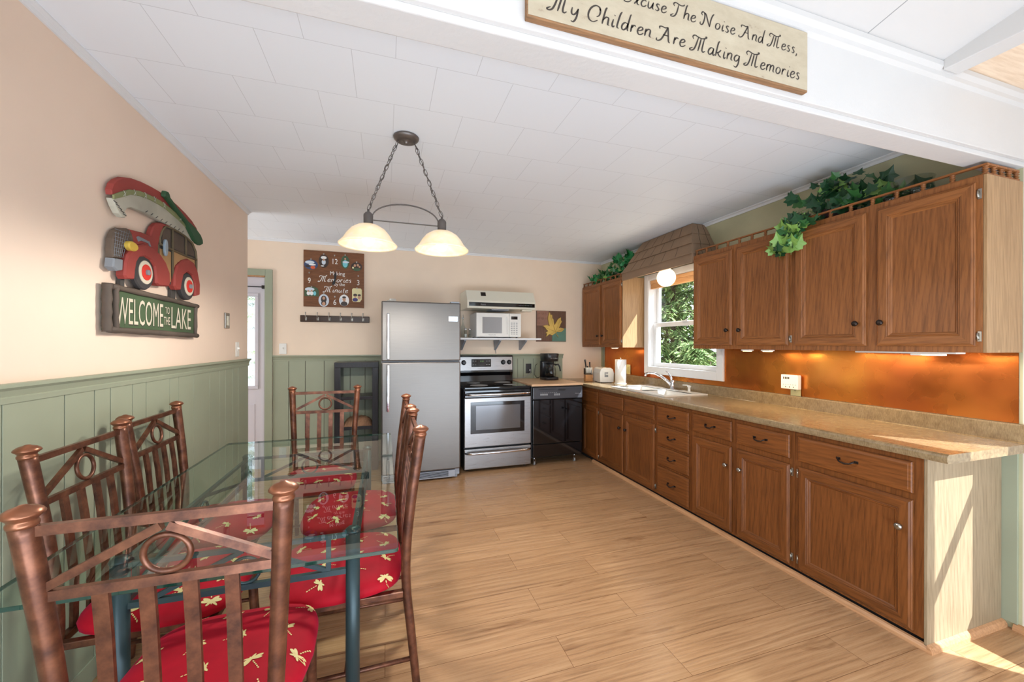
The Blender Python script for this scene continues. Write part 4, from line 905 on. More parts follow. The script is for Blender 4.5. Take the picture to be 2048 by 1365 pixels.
# knife block with knives (each knife a thing)
kb = empty('knife_block', 'small light wooden knife block in the counter corner', 'knife block', (2.480, 4.52, CZ+0.0005), -0.25)
bm = B(); box(bm, -0.045, 0.045, -0.05, 0.05, 0, 0.085, bev=0.003); prism(bm, [(-0.05, 0.085), (0.05, 0.085), (0.05, 0.16), (-0.01, 0.13)], lambda a, b, d: V(d, a, b), -0.045, 0.045, 1); obj('block_body', bm, ['block', 'shingle_gap'], kb)
R = kb.rotation_euler.to_matrix(); 
def knife(lx, ly, lz, L, label, mat, lean, grp, w=0.010):
    p = kb.location+R @ V(lx, ly, lz); t = empty('kitchen_knife', label, 'knife', p, kb.rotation_euler.z, grp)
    bm = B(); d = V(lean[0], lean[1], 1).normalized(); tube(bm, [d*0.004, d*L*0.3, d*L*0.7, d*L*0.95, d*L], [w*0.8, w*0.72, w*0.85, w, w*0.4], 10); obj('handle', bm, mat, t)
    bm = B(); bar(bm, -d*0.02, d*0.004, 0.002, 0.018); obj('bolster', bm, 'chrome', t)
for i in range(6):
    knife(-0.036+i*0.0145, -0.048, 0.105, 0.075, 'white-handled steak knife, %s in the front row of the block' % ('leftmost', 'second from left', 'third from left', 'fourth from left', 'fifth from left', 'rightmost')[i], 'plastic_white', (-0.10, -0.25), 'steak knives in the block', 0.0065)
knife(-0.022, 0.005, 0.150, 0.130, 'tallest black-handled knife standing in the knife block', 'black_plastic', (-0.18, -0.15), 'black-handled knives in the block', 0.012)
knife(0.026, 0.005, 0.150, 0.095, 'shorter black-handled knife at the right of the block', 'black_plastic', (-0.10, -0.15), 'black-handled knives in the block', 0.010)
knife(0.002, 0.028, 0.160, 0.030, 'short black knife handle low between the two taller ones', 'black_plastic', (-0.1, -0.1), 'black-handled knives in the block', 0.010)
# toaster
t = empty('toaster', 'white two-slice toaster on the counter between knife block and paper towels', 'toaster', (2.600, 4.352, CZ+0.0005), -0.2)
bm = B(); prism(bm, [(-0.085, 0.008), (0.085, 0.008), (0.088, 0.12), (0.075, 0.165), (0.05, 0.182), (-0.05, 0.182), (-0.075, 0.165), (-0.088, 0.12)], lambda a, b, d: V(a, d, b), -0.13, 0.13, bev=0); obj('toaster_shell', bm, 'plastic_white', t)
bm = B(); box(bm, -0.055, 0.04, -0.1335, -0.1305, 0.045, 0.15, bev=0.002); box(bm, -0.03, 0.015, -0.135, -0.1332, 0.07, 0.13, 1, bev=0.001); obj('end_plate', bm, ['plastic_white', 'text_grey'], t)
bm = B()
for x in (-0.028, 0.028): box(bm, x-0.012, x+0.012, -0.10, 0.10, 0.1823, 0.1835)
obj('bread_slots', bm, 'dark_gap', t)
bm = B(); box(bm, -0.02, 0.02, -0.152, -0.132, 0.1, 0.112, bev=0.003); obj('lever', bm, 'plastic_white', t)
for x in (-0.06, 0.06):
    for y in (-0.1, 0.1): bm = B(); tube(bm, [(x, y, 0.0), (x, y, 0.0085)], 0.008, 8); obj('foot', bm, 'black_plastic', t)
# paper towel holder and roll
t = empty('paper_towel_holder', 'stand holding the paper towel roll, base with upright pin', 'holder', (2.690, 4.105, CZ+0.0005))
bm = B(); lathe(bm, [(0.075, 0), (0.075, 0.006), (0.06, 0.009)], n=28); obj('stand_base', bm, 'plastic_white', t)
bm = B(); tube(bm, [(0, 0, 0.0095), (0, 0, 0.30)], 0.006, 10); sphere(bm, (0, 0, 0.302), 0.009); obj('post', bm, 'chrome', t)
t = empty('paper_towel_roll', 'tall white paper towel roll standing right of the toaster', 'paper towel roll', (2.690, 4.105, CZ+0.011))
bm = B(); lathe(bm, [(0.020, 0.0), (0.066, 0.0), (0.066, 0.278), (0.020, 0.278)], n=36); obj('towel_roll', bm, paint('white_paper', (244, 240, 234), 0.9, 0.01, 0.4, 120), t)
bm = B(); lathe(bm, [(0.0095, 0.0), (0.0198, 0.0), (0.0198, 0.279), (0.0095, 0.279)], n=20); obj('cardboard_core', bm, 'quarter', t)

# outlets and switches
def plate(name, label, cat, loc, rz, w, h, mat, kind):
    t = empty(name, label, cat, loc, rz)   # local: faces -Y
    bm = B(); box(bm, -w/2, w/2, -0.006, -0.0005, -h/2, h/2, bev=0.0025); obj('cover_plate', bm, mat, t)
    for k in kind:
        bm = B()
        if k[0] == 'duplex':
            for dz in (-0.021, 0.021):
                box(bm, k[1]-0.014, k[1]+0.014, -0.009, -0.006, dz-0.014, dz+0.014, 0, bev=0.003)
                for dx in (-0.006, 0.006): box(bm, k[1]+dx-0.001, k[1]+dx+0.001, -0.0094, -0.009, dz-0.003, dz+0.006, 1)
            obj('receptacle', bm, [mat, 'dark_gap'], t)
        if k[0] == 'rocker': box(bm, k[1]-0.016, k[1]+0.016, -0.011, -0.006, -0.032, 0.032, bev=0.002); obj('rocker_switch', bm, mat, t)
        if k[0] == 'toggle':
            box(bm, k[1]-0.005, k[1]+0.005, -0.020, -0.006, 0.0, 0.016, bev=0.002); box(bm, k[1]-0.006, k[1]+0.006, -0.008, -0.006, -0.012, 0.018); obj('toggle_switch', bm, mat, t)
    return t
plate('light_switch', 'white light switch plate on the back wall right of the door', 'switch', (-1.083, YB-0.0005, 1.325), 0, 0.072, 0.118, 'plastic_white', [('toggle', 0)])
plate('light_switch', 'white light switch plate near the end of the left wall', 'switch', (XL+0.0005, 3.725, 1.335), PI/2, 0.072, 0.118, 'plastic_white', [('toggle', 0)])
plate('wall_outlet', 'black outlet plate on the green wall behind the range', 'outlet', (1.812, YB-0.0085, 1.058), 0, 0.078, 0.128, 'black_plastic', [('duplex', 0)])
plate('wall_outlet', 'almond combination switch and outlet plate beside the window on the copper', 'outlet', (XR-0.0105, 4.272, 1.068), -PI/2, 0.118, 0.122, 'almond_plate', [('duplex', 0.024), ('toggle', -0.026)])
plate('wall_outlet', 'almond outlet plate half covered by the white adapter on the copper', 'outlet', (XR-0.0105, 2.140, 1.060), -PI/2, 0.076, 0.120, 'almond_plate', [('duplex', 0)])
t = empty('plug_adapter', 'white multi-outlet adapter plugged in above the near counter', 'adapter', (XR-0.0215, 2.157, 1.104), -PI/2)
bm = B(); box(bm, -0.065, 0.065, -0.036, -0.0, -0.053, 0.053, bev=0.006); obj('adapter_body', bm, 'plastic_white', t)
bm = B()
for k in range(4): box(bm, -0.045+k*0.013, -0.038+k*0.013, -0.0372, -0.0358, 0.020, 0.036)
for k in range(6): box(bm, -0.045+k*0.018, -0.042+k*0.018, -0.0372, -0.0358, -0.022, -0.018)
for k in range(3): box(bm, -0.030+k*0.03, -0.024+k*0.03, -0.0372, -0.0358, -0.040, -0.034)
obj('slots', bm, 'dark_gap', t)
t = empty('wall_plug', 'grey plug with cord in the black outlet behind the range', 'plug', (1.826, YB-0.019, 1.038))
bm = B(); box(bm, -0.012, 0.012, -0.022, 0.0, -0.012, 0.012, bev=0.004); obj('plug_body', bm, 'text_grey', t)
bm = B(); tube(bm, [(0, -0.022, 0), (-0.004, -0.04, -0.03), (-0.05, -0.045, -0.075), (-0.14, -0.03, -0.098), (-0.235, -0.02, -0.102)], 0.004, 8); obj('cord', bm, 'text_grey', t)
t = empty('thermostat', 'small metal-framed wall control on the left wall beyond the car sign', 'control', (XL+0.0005, 3.495, 1.555), PI/2)
bm = B(); box(bm, -0.042, 0.042, -0.012, -0.0005, -0.058, 0.058, bev=0.003); obj('face_plate', bm, 'nickel', t)
bm = B(); box(bm, -0.022, 0.022, -0.0145, -0.0122, -0.036, 0.036, bev=0.001); box(bm, -0.012, 0.012, -0.017, -0.0145, -0.004, 0.022, bev=0.002); obj('dial_insert', bm, 'plastic_almond', t)

# ================================================================ DINING SET
def post_profile():   # (y, z, radius) of the bent rear posts, chair facing +Y
    return [(-0.258, 0.0, 0.0145), (-0.246, 0.12, 0.015), (-0.228, 0.30, 0.016), (-0.213, 0.45, 0.017), (-0.212, 0.60, 0.018), (-0.228, 0.78, 0.0192), (-0.246, 0.92, 0.0202), (-0.262, 1.040, 0.021)]
def post_x(z): return 0.186+0.034*max(0, min(1, (z-0.45)/0.6))**1.1
def py(z):
    P = post_profile()
    for a, b in zip(P, P[1:]):
        if a[1] <= z <= b[1]: return a[0]+(b[0]-a[0])*(z-a[1])/(b[1]-a[1])
    return P[-1][0]
def smooth(pts, k=4):
    P = [Vector(p) for p in pts]; Q = []
    for i in range(len(P)-1):
        p0, p1, p2, p3 = P[max(i-1, 0)], P[i], P[i+1], P[min(i+2, len(P)-1)]
        for j in range(k):
            t = j/k; Q.append(0.5*((2*p1)+(p2-p0)*t+(2*p0-5*p1+4*p2-p3)*t*t+(3*p1-p0-3*p2+p3)*t**3))
    Q.append(P[-1]); return Q
def cushion_bm():
    bm = B(); y0, y1 = -0.200, 0.268; zc, h = 0.474, 0.052
    def plan(a):
        c, s_ = math.cos(a), math.sin(a); n = 4.5; r = (abs(c)**n+abs(s_)**n)**(-1/n); x, y = r*c, r*s_
        w = 0.236-0.030*max(0, -y)-0.006*max(0, y); return x*w, (y0+y1)/2+y*(y1-y0)/2*(1-0.03*x*x*(1 if y > 0 else 0))
    def z(r): return zc+h*(1-r**5)**0.5*(0.86+0.14*(1-r*r)) if r < 1 else zc
    N, RR = 56, [0.25, 0.5, 0.7, 0.82, 0.90, 0.95, 0.98, 1.0]
    cen = bm.verts.new((0, (y0+y1)/2, zc+h)); prev = None; cy = (y0+y1)/2
    rings = []
    for r in RR:
        rings.append([bm.verts.new((plan(2*PI*k/N)[0]*r, cy+(plan(2*PI*k/N)[1]-cy)*r, z(r))) for k in range(N)])
    for r, zz in ((0.985, zc-0.018), (0.95, zc-0.024)): rings.append([bm.verts.new((plan(2*PI*k/N)[0]*r, cy+(plan(2*PI*k/N)[1]-cy)*r, zz)) for k in range(N)])
    for k in range(N): f = bm.faces.new((cen, rings[0][k], rings[0][(k+1) % N])); f.smooth = True
    for A, Q in zip(rings, rings[1:]):
        for k in range(N): f = bm.faces.new((A[k], Q[k], Q[(k+1) % N], A[(k+1) % N])); f.smooth = True
    bm.faces.new(rings[-1])
    # woven gold dragonflies on the fabric
    def top(x, y):
        a = math.atan2((y-cy)/((y1-y0)/2), x/0.236); px, pyy = plan(a); d = math.hypot(px, pyy-cy); r = min(0.995, math.hypot(x, y-cy)/d); 
        return z(r)+0.0012
    def fly(cx, cyy, ang, s):
        ca, sa = math.cos(ang), math.sin(ang)
        def blade(u, v, l, w, a):
            pts = []
            for k in range(9):
                t = 2*PI*k/9; pts.append((u+math.cos(a)*(l/2+l/2*math.cos(t))-math.sin(a)*w/2*math.sin(t), v+math.sin(a)*(l/2+l/2*math.cos(t))+math.cos(a)*w/2*math.sin(t)))
            vs = []
            for p, q in pts: X, Y = cx+s*(p*ca-q*sa), cyy+s*(p*sa+q*ca); vs.append(bm.verts.new((X, Y, top(X, Y))))
            try: f = bm.faces.new(vs); f.material_index = 1
            except ValueError: pass
        for sgn in (1, -1):
            blade(0, 0, 0.030, 0.010, PI/2*sgn+0.12*sgn); blade(0, 0, 0.026, 0.009, (PI/2+0.5)*sgn); blade(0.002, 0, 0.018, 0.006, (PI/2-0.45)*sgn)
        blade(-0.005, 0, 0.014, 0.006, 0)
        for k in range(5): blade(-0.010-k*0.0075, 0, -0.006, 0.004, 0)
    k = 0
    for j in range(4):
        for i in range(4):
            x = -0.165+i*0.11+(0.055 if j % 2 else 0)-0.02; y = y0+0.065+j*0.112
            if abs(x) < 0.205: fly(x, y, (0.3, 2.2, 4.0, 5.2, 1.2)[k % 5], 1.0)
            k += 1
    return bm
def make_chair(label):
    t = empty('dining_chair', label, 'chair', (0, 0, 0), 0, 'copper-brown metal dining chairs around the glass table')
    for s in (-1, 1):
        P = post_profile(); pts = smooth([(s*post_x(z), y, z, r) for y, z, r in P]) if False else None
        path = [Vector((s*post_x(z), y, z)) for y, z, r in P]; Q = smooth(path, 4); rs = []
        for q in Q: rs.append(0.0145+(0.021-0.0145)*max(0, min(1, q.z/1.04)))
        bm = B(); tube(bm, Q, rs, 16); post = obj('back_post', bm, 'chair', t)
        bm = B(); lathe(bm, [(0.021, -0.004), (0.0225, 0.0), (0.0225, 0.004), (0.0205, 0.007), (0.0205, 0.010), (0.026, 0.016), (0.030, 0.019), (0.0305, 0.022), (0.027, 0.027), (0.020, 0.032), (0.010, 0.035), (0.006, 0.0375), (0.001, 0.038)], (s*post_x(1.04), -0.262, 1.036), 24)
        obj('finial', bm, 'finial', post)
        bm = B(); path = smooth([(s*0.200, 0.205, 0.445), (s*0.200, 0.215, 0.25), (s*0.200, 0.232, 0.0)], 3); tube(bm, path, [0.0165-0.002*i/6 for i in range(len(path))], 14); leg = obj('front_leg', bm, 'chair', t)
        bm = B(); tube(bm, [(s*0.193, 0.2215, 0.17), (s*0.186, py(0.17), 0.17)], 0.0085, 10); obj('stretcher', bm, 'chair', t)
    bm = B(); tube(bm, [(-0.19, 0.0, 0.17), (0.19, 0.0, 0.17)], 0.0085, 10); obj('stretcher', bm, 'chair', t)
    zt_, zl = 1.022, 0.885
    bm = B(); bar(bm, (-post_x(zt_)+0.01, py(zt_), zt_), (post_x(zt_)-0.01, py(zt_), zt_), 0.014, 0.020, side=(0, 1, 0)); obj('top_rail', bm, 'chair', t)
    bm = B(); bar(bm, (-post_x(zl)+0.01, py(zl), zl), (post_x(zl)-0.01, py(zl), zl), 0.014, 0.020, side=(0, 1, 0)); obj('lower_rail', bm, 'chair', t)
    for s in (-1, 1):
        bm = B(); bar(bm, (s*(post_x(0.9)-0.012), py(0.902), 0.902), (s*0.006, py(1.004), 1.004), 0.013, 0.017, side=(0, 1, 0)); obj('brace', bm, 'chair', t)
    bm = B(); cy_, cz_ = py(0.942), 0.942; tube(bm, [(0.041*math.cos(a), cy_+0.15*0.041*-math.sin(a), cz_+0.041*math.sin(a)) for a in [2*PI*k/28 for k in range(28)]], 0.0062, 10, closed=True); obj('ring', bm, 'chair', t)
    for x in (-0.114, -0.038, 0.038, 0.114):
        bm = B(); pts = [(x, py(z), z) for z in (0.876, 0.78, 0.70, 0.60, 0.50, 0.44)]
        sec = []
        for p in pts: sec.append([bm.verts.new((p[0]+dx, p[1]+dy, p[2])) for dx, dy in ((-0.0135, -0.005), (0.0135, -0.005), (0.0135, 0.005), (-0.0135, 0.005))])
        for A, Q in zip(sec, sec[1:]):
            for k in range(4): bm.faces.new((A[k], A[(k+1) % 4], Q[(k+1) % 4], Q[k]))
        bm.faces.new(sec[0]); bm.faces.new(sec[-1]); obj('back_slat', bm, 'chair', t)
    bm = B()
    box(bm, -0.20, 0.20, 0.195, 0.220, 0.425, 0.448, bev=0.003); box(bm, -0.180, 0.180, -0.222, -0.200, 0.425, 0.448, bev=0.003)
    box(bm, -0.212, -0.188, -0.20, 0.195, 0.425, 0.448, bev=0.003); box(bm, 0.188, 0.212, -0.20, 0.195, 0.425, 0.448, bev=0.003); obj('seat_frame', bm, 'chair', t)
    obj('seat_cushion', cushion_bm(), ['fabric', 'gold'], t)
    return t
ch0 = make_chair('nearest dining chair at the head of the table, its back toward the viewer')
ch0.location = (-0.435, 1.256, 0)
for lab, x, y, rz in (('far head dining chair facing the viewer, in front of the black shelf', -0.420, 2.925, PI),
                      ('dining chair by the left wall, nearer of the two', -0.768, 1.800, -PI/2), ('dining chair by the left wall, farther of the two', -0.806, 2.345, -PI/2),
                      ('dining chair on the open right side of the table, nearer of the two', -0.135, 1.748, PI/2), ('dining chair on the right side of the table, farther from the viewer', -0.140, 2.305, PI/2)):
    c = copy_tree(ch0); c.location = (x, y, 0); c.rotation_euler = (0, 0, rz); c['label'] = lab
# glass dining table
gx0, gx1, gy0, gy1, gz = -0.948, 0.040, 1.262, 2.925, 0.738
t = empty('dining_table', 'glass-topped dining table with slate-teal metal base', 'table', ((gx0+gx1)/2, (gy0+gy1)/2, 0))
bm = B(); pts = []
for cx_, cy_, a0 in ((gx1-.012, gy1-.012, 0), (gx0+.012, gy1-.012, PI/2), (gx0+.012, gy0+.012, PI), (gx1-.012, gy0+.012, 1.5*PI)):
    for k in range(4): a = a0+PI/2*k/3; pts.append((cx_+.012*math.cos(a), cy_+.012*math.sin(a)))
def ins(p, e): return ((p[0]-(gx0+gx1)/2)*(1-2*e/(gx1-gx0))+(gx0+gx1)/2, (p[1]-(gy0+gy1)/2)*(1-2*e/(gy1-gy0))+(gy0+gy1)/2)
L = [[bm.verts.new((*ins(p, e), z)) for p in pts] for e, z in ((0.0015, gz), (0, gz+0.0015), (0, gz+0.0105), (0.0015, gz+0.012))]
for A, Q in zip(L, L[1:]):
    for k in range(len(pts)): bm.faces.new((A[k], A[(k+1) % len(pts)], Q[(k+1) % len(pts)], Q[k])).material_index = 1
bm.faces.new(L[0][::-1]); bm.faces.new(L[-1]); part_at('glass_top', bm, ['table_glass', 'glass_edge'], t)
lx0, lx1, ly0, ly1 = -0.760, -0.108, 1.490, 2.640
for x in (lx0, lx1):
    for y in (ly0, ly1):
        bm = B(); tube(bm, [(x, y, 0.0), (x, y, 0.722)], 0.0235, 20); lg_ = part_at('table_leg', bm, 'teal', t)
        bm = B(); lathe(bm, [(0.0255, 0.7222), (0.0265, 0.727), (0.024, 0.7315), (0.018, 0.7345), (0.017, 0.7372), (0.001, 0.7374)], (x, y, 0), 20); sub_at('leg_cap', bm, 'teal', lg_)
def apron(p, q):
    p, q = V(*p), V(*q); d = (q-p).normalized(); L_ = (q-p).length; sd = d.cross(V(0, 0, 1)); zt2, zb2 = 0.712, 0.588
    bm = B(); up = lambda z: V(0, 0, z)
    bar(bm, p+up(zt2)+d*0.02, q+up(zt2)-d*0.02, 0.014, 0.014, side=sd); bar(bm, p+up(zb2)+d*0.02, q+up(zb2)-d*0.02, 0.016, 0.018, side=sd)
    for e in (0.078, L_-0.078): bar(bm, p+d*e+up(zb2), p+d*e+up(zt2), 0.013, 0.015, side=sd)
    m = p+d*(L_/2)
    for s in (-1, 1): bar(bm, p+d*(L_/2+s*(L_/2-0.085))+up(zb2+0.012), m+d*(s*0.006)+up(zt2-0.006), 0.012, 0.014, side=sd)
    part_at('apron_rail', bm, 'teal', t)
    bm = B(); tube(bm, [m+d*(0.042*math.cos(a))+up(zb2+0.052+0.042*math.sin(a)) for a in [2*PI*k/26 for k in range(26)]], 0.0055, 9, closed=True); part_at('apron_ring', bm, 'teal', t)
apron((lx0, ly0, 0), (lx1, ly0, 0)); apron((lx0, ly1, 0), (lx1, ly1, 0)); apron((lx0, ly0, 0), (lx0, ly1, 0)); apron((lx1, ly0, 0), (lx1, ly1, 0))

# pendant lamp
PX, PY_ = 0.108, 2.27
t = empty('pendant_light', 'two-shade pewter pendant light hanging on chains from the ceiling', 'pendant light', (PX, PY_, ZC))
bm = B(); lathe(bm, [(0.066, -0.0005), (0.070, -0.004), (0.068, -0.012), (0.058, -0.022), (0.040, -0.028), (0.012, -0.031), (0.012, -0.036), (0.006, -0.042), (0.001, -0.043)], n=32); obj('canopy', bm, 'pewter', t)
ztop = -0.455; sp = 0.198
def link(bm, p, q, r, w, tw):
    p, q = V(*p), V(*q); d = (q-p); L_ = d.length/2+r; m = (p+q)/2; d.normalize(); a, b = frame_of(d); s = a*math.cos(tw)+b*math.sin(tw)
    tube(bm, [m+d*(L_*math.cos(u))+s*(w*math.sin(u)*(1.1 if abs(math.sin(u)) > .5 else 1)) for u in [2*PI*k/14 for k in range(14)]], r, 6, closed=True)
for s in (-1, 1):
    a, b = V(s*0.045, 0, -0.030), V(s*sp, 0, ztop+0.030); n = 14
    for k in range(n):
        bm = B(); p, q = a+(b-a)*(k/n), a+(b-a)*((k+1)/n); e = (q-p)*0.12
        link(bm, p-e, q+e, 0.0019, 0.0085, 0.4+(PI/2)*(k % 2)); obj('chain_link', bm, 'pewter', t)
    bm = B(); pts = [a+(b-a)*(k/16)+V(0.006*math.sin(k*1.7), 0.005*math.cos(k*1.3), 0) for k in range(17)]; tube(bm, smooth(pts, 2), 0.0022, 6); obj('lamp_wire', bm, 'pewter', t)
    bm = B(); lathe(bm, [(0.006, 0.030), (0.006, 0.018), (0.016, 0.012), (0.024, 0.002), (0.025, -0.005), (0.0245, -0.048), (0.028, -0.052), (0.028, -0.056)], (s*sp, 0, ztop), 24); obj('socket_cup', bm, 'pewter', t)
    bm = B(); zs_ = ztop-0.056; out = [(0.034, 0.0), (0.060, -0.006), (0.088, -0.024), (0.110, -0.050), (0.128, -0.080), (0.144, -0.098), (0.152, -0.106), (0.150, -0.112)]
    prof = [(r, z) for r, z in out]+[(r-0.006, z+0.003) for r, z in out[::-1][1:]]
    rings = []
    for r, z in prof: rings.append([bm.verts.new((s*sp+r*math.cos(2*PI*k/48), r*math.sin(2*PI*k/48), zs_+z)) for k in range(48)])
    rings.append(rings[0])
    for A, Q in zip(rings, rings[1:]):
        for k in range(48): f = bm.faces.new((A[k], A[(k+1) % 48], Q[(k+1) % 48], Q[k])); f.smooth = True
    obj('lamp_shade', bm, 'shade', t)
    bm = B(); lathe(bm, [(0.012, -0.006), (0.013, -0.028), (0.024, -0.048), (0.033, -0.070), (0.033, -0.086), (0.024, -0.104), (0.010, -0.112), (0.001, -0.114)], (s*sp, 0, zs_), 24); obj('bulb', bm, 'bulb', t)
    l_ = light('pendant_glow', 'SPOT', (PX+s*sp, PY_, ZC+zs_-0.118), 37, (1, 0.96, 0.90), direction=(0, 0, -1), radius=0.05); l_.data.spot_size = math.radians(179.5); l_.data.spot_blend = 0.3
    light('pendant_inner_glow', 'POINT', (PX+s*sp, PY_, ZC+zs_-0.030), 0.6, (1, 0.86, 0.66), radius=0.012)
bm = B(); pts = [V(sp*math.cos(a)*0.90, 0, ztop-0.012+0.088*math.sin(a)) for a in [PI*k/20 for k in range(21)]]
for A, Q in zip(pts, pts[1:]): bar(bm, A, Q, 0.003, 0.010, side=(0, 1, 0)) if False else bar(bm, A, Q, 0.010, 0.005, side=(0, 1, 0))
obj('arched_bar', bm, 'pewter', t)
bm = B(); bar(bm, (-sp+0.02, 0, ztop-0.026), (sp-0.02, 0, ztop-0.026), 0.010, 0.004, side=(0, 1, 0)); obj('cross_bar', bm, 'pewter', t)

# ================================================================ WALL DECORATION
# car and canoe welcome sign on the left wall: a = Y along the wall, b = Z
SX = XL
def wl(a, b, d): return V(SX+d, a, b)
t = empty('welcome_sign', 'carved sign of a red car carrying a canoe above a green plaque', 'wall sign', (SX, 2.52, 1.60))
paintm = lambda n, c, v=0.18: M.setdefault(n, paint(n, c, 0.7, v, 0.5, 90))
c_red = paintm('weathered_red_paint', (150, 62, 54)); c_white = paintm('weathered_white_paint', (184, 180, 162), 0.30); c_olive = paintm('olive_green_paint', (132, 136, 92)); c_green = paintm('deep_green_paint', (46, 80, 50))
c_dark = paintm('charcoal_paint', (72, 68, 64)); c_tan = paintm('tan_wood_paint', (176, 138, 92)); c_frame = paintm('dark_branch_paint', (88, 76, 66), 0.3); c_plaque = paintm('plaque_green_paint', (70, 88, 60), 0.2)
c_yel = paintm('ochre_lamp_paint', (206, 172, 70)); c_grey = paintm('steel_grey_paint', (128, 132, 136)); c_cream = paintm('cream_paint', (208, 198, 176), 0.05); c_brt = paintm('bright_red_paint', (206, 52, 40), 0.1); c_stick = paintm('bark_stick_paint', (104, 90, 66), 0.3)
def lay(nm, pts, d0, d1, mat, bev=0.004):
    bm = B(); prism(bm, pts, wl, d0, d1, bev=bev); return part_at(nm, bm, mat, t)
HULL = [(2.123, 2.001), (2.178, 2.032), (2.239, 2.064), (2.315, 2.085), (2.391, 2.095), (2.474, 2.098), (2.55, 2.095), (2.676, 2.078), (2.8, 2.053), (2.911, 2.027), (2.85, 1.995), (2.784, 2.006), (2.691, 2.015), (2.577, 2.018), (2.462, 2.015), (2.347, 2.012), (2.249, 2.003), (2.22, 1.988), (2.206, 1.97), (2.219, 1.958), (2.208, 1.943), (2.19, 1.94), (2.165, 1.95), (2.141, 1.973)]
RED = [(2.121, 2.015), (2.117, 2.036), (2.13, 2.066), (2.156, 2.093), (2.201, 2.122), (2.264, 2.142), (2.336, 2.155), (2.426, 2.164), (2.499, 2.168), (2.577, 2.168), (2.676, 2.159), (2.767, 2.144), (2.85, 2.123), (2.911, 2.096), (2.942, 2.055), (2.929, 2.027), (2.816, 2.062), (2.691, 2.092), (2.577, 2.105), (2.486, 2.110), (2.391, 2.104), (2.305, 2.093), (2.23, 2.071), (2.169, 2.038)]
GUN = [(2.119, 2.015), (2.169, 2.046), (2.23, 2.079), (2.305, 2.101), (2.391, 2.112), (2.486, 2.118), (2.577, 2.112), (2.691, 2.101), (2.816, 2.077), (2.92, 2.041), (2.911, 2.023), (2.8, 2.049), (2.676, 2.074), (2.55, 2.091), (2.474, 2.093), (2.391, 2.089), (2.315, 2.079), (2.239, 2.059), (2.178, 2.026), (2.121, 1.997)]
lay('canoe_hull', HULL, 0.016, 0.040, c_white); lay('canoe_side', RED, 0.016, 0.038, c_red, 0.005); gun = lay('gunwale', GUN, 0.0385, 0.0455, c_olive, 0.002)
for k, (a, b) in enumerate([(2.19, 2.045), (2.265, 2.077), (2.35, 2.095), (2.43, 2.104), (2.52, 2.104), (2.69, 2.088), (2.77, 2.073), (2.85, 2.052)]):
    bm = B()
    for s in (-1, 1): tube(bm, [wl(a-0.009*s, b-0.013, 0.0465), wl(a, b, 0.048), wl(a+0.009*s, b+0.013, 0.0465)], 0.0012, 5)
    sub_at('lacing', bm, c_white, gun)
bm = B()
for k in range(9): a = 2.36+k*0.045; tube(bm, [wl(a, 2.017, 0.0412), wl(a+0.018, 2.030, 0.0412)], 0.0016, 5)
for k in range(5): a = 2.125+k*0.016; b = 1.992-k*0.009; tube(bm, [wl(a, b, 0.0412), wl(a+0.022, b-0.003, 0.0412)], 0.0018, 5)
part_at('hull_stitching', bm, c_dark, t)
PAD = [(2.496, 2.158), (2.506, 2.176), (2.53, 2.181), (2.543, 2.172), (2.55, 2.159), (2.632, 2.13), (2.752, 2.093), (2.833, 2.082), (2.911, 2.055), (2.940, 2.03), (2.944, 2.005), (2.911, 1.989), (2.87, 1.99), (2.833, 2.003), (2.776, 2.043), (2.736, 2.073), (2.611, 2.112), (2.518, 2.145), (2.50, 2.145)]
lay('paddle', PAD, 0.041, 0.060, c_green, 0.005)
# car
CAB = [(2.49, 1.896), (2.509, 1.956), (2.54, 1.999), (2.612, 2.014), (2.752, 2.013), (2.85, 1.995), (2.903, 1.956), (2.921, 1.886), (2.916, 1.812), (2.851, 1.745), (2.634, 1.705), (2.578, 1.700), (2.488, 1.732), (2.475, 1.832)]
cab = lay('car_cabin', CAB, 0.012, 0.030, c_dark, 0.003)
def sub(nm, pts, d0, d1, mat, par, bev=0.001):
    bm = B(); prism(bm, pts, wl, d0, d1, bev=bev); return sub_at(nm, bm, mat, par)
for i, P in enumerate(([(2.522, 1.918), (2.538, 1.97), (2.557, 1.995), (2.616, 2.002), (2.612, 1.904), (2.551, 1.9)], [(2.647, 1.998), (2.765, 1.998), (2.768, 1.902), (2.647, 1.905)], [(2.797, 1.99), (2.85, 1.978), (2.889, 1.944), (2.896, 1.914), (2.797, 1.908)])): sub('window_mesh', P, 0.0302, 0.0325, M.setdefault('mesh_brown', paint('mesh_brown', (92, 78, 66), 0.8, 0.4, 0.9, 60)), cab)
for P in ([(2.50, 1.875), (2.616, 1.880), (2.617, 1.718), (2.578, 1.712), (2.525, 1.76)], [(2.647, 1.89), (2.896, 1.897), (2.899, 1.86), (2.784, 1.876), (2.691, 1.84), (2.648, 1.80)]): sub('wood_panel', P, 0.0302, 0.0335, c_tan, cab)
bm = B()
for P in ([(2.505, 1.89), (2.50, 1.93), (2.525, 1.975), (2.56, 2.006), (2.65, 2.012), (2.76, 2.010), (2.86, 1.990), (2.905, 1.95), (2.917, 1.90), (2.915, 1.80)], [(2.63, 2.01), (2.632, 1.71)], [(2.50, 1.898), (2.63, 1.895), (2.785, 1.894), (2.912, 1.899)], [(2.782, 2.008), (2.784, 1.90)], [(2.485, 1.89), (2.49, 1.80)]):
    tube(bm, [wl(a, b, 0.034) for a, b in P], 0.006, 7)
sub_at('stick_trim', bm, c_stick, cab)
HOOD = [(2.243, 1.902), (2.348, 1.915), (2.417, 1.918), (2.427, 1.943), (2.444, 1.971), (2.474, 1.996), (2.518, 2.012), (2.591, 2.02), (2.612, 2.014), (2.54, 1.999), (2.509, 1.956), (2.49, 1.896), (2.475, 1.80), (2.404, 1.79), (2.265, 1.79), (2.277, 1.849), (2.267, 1.884)]
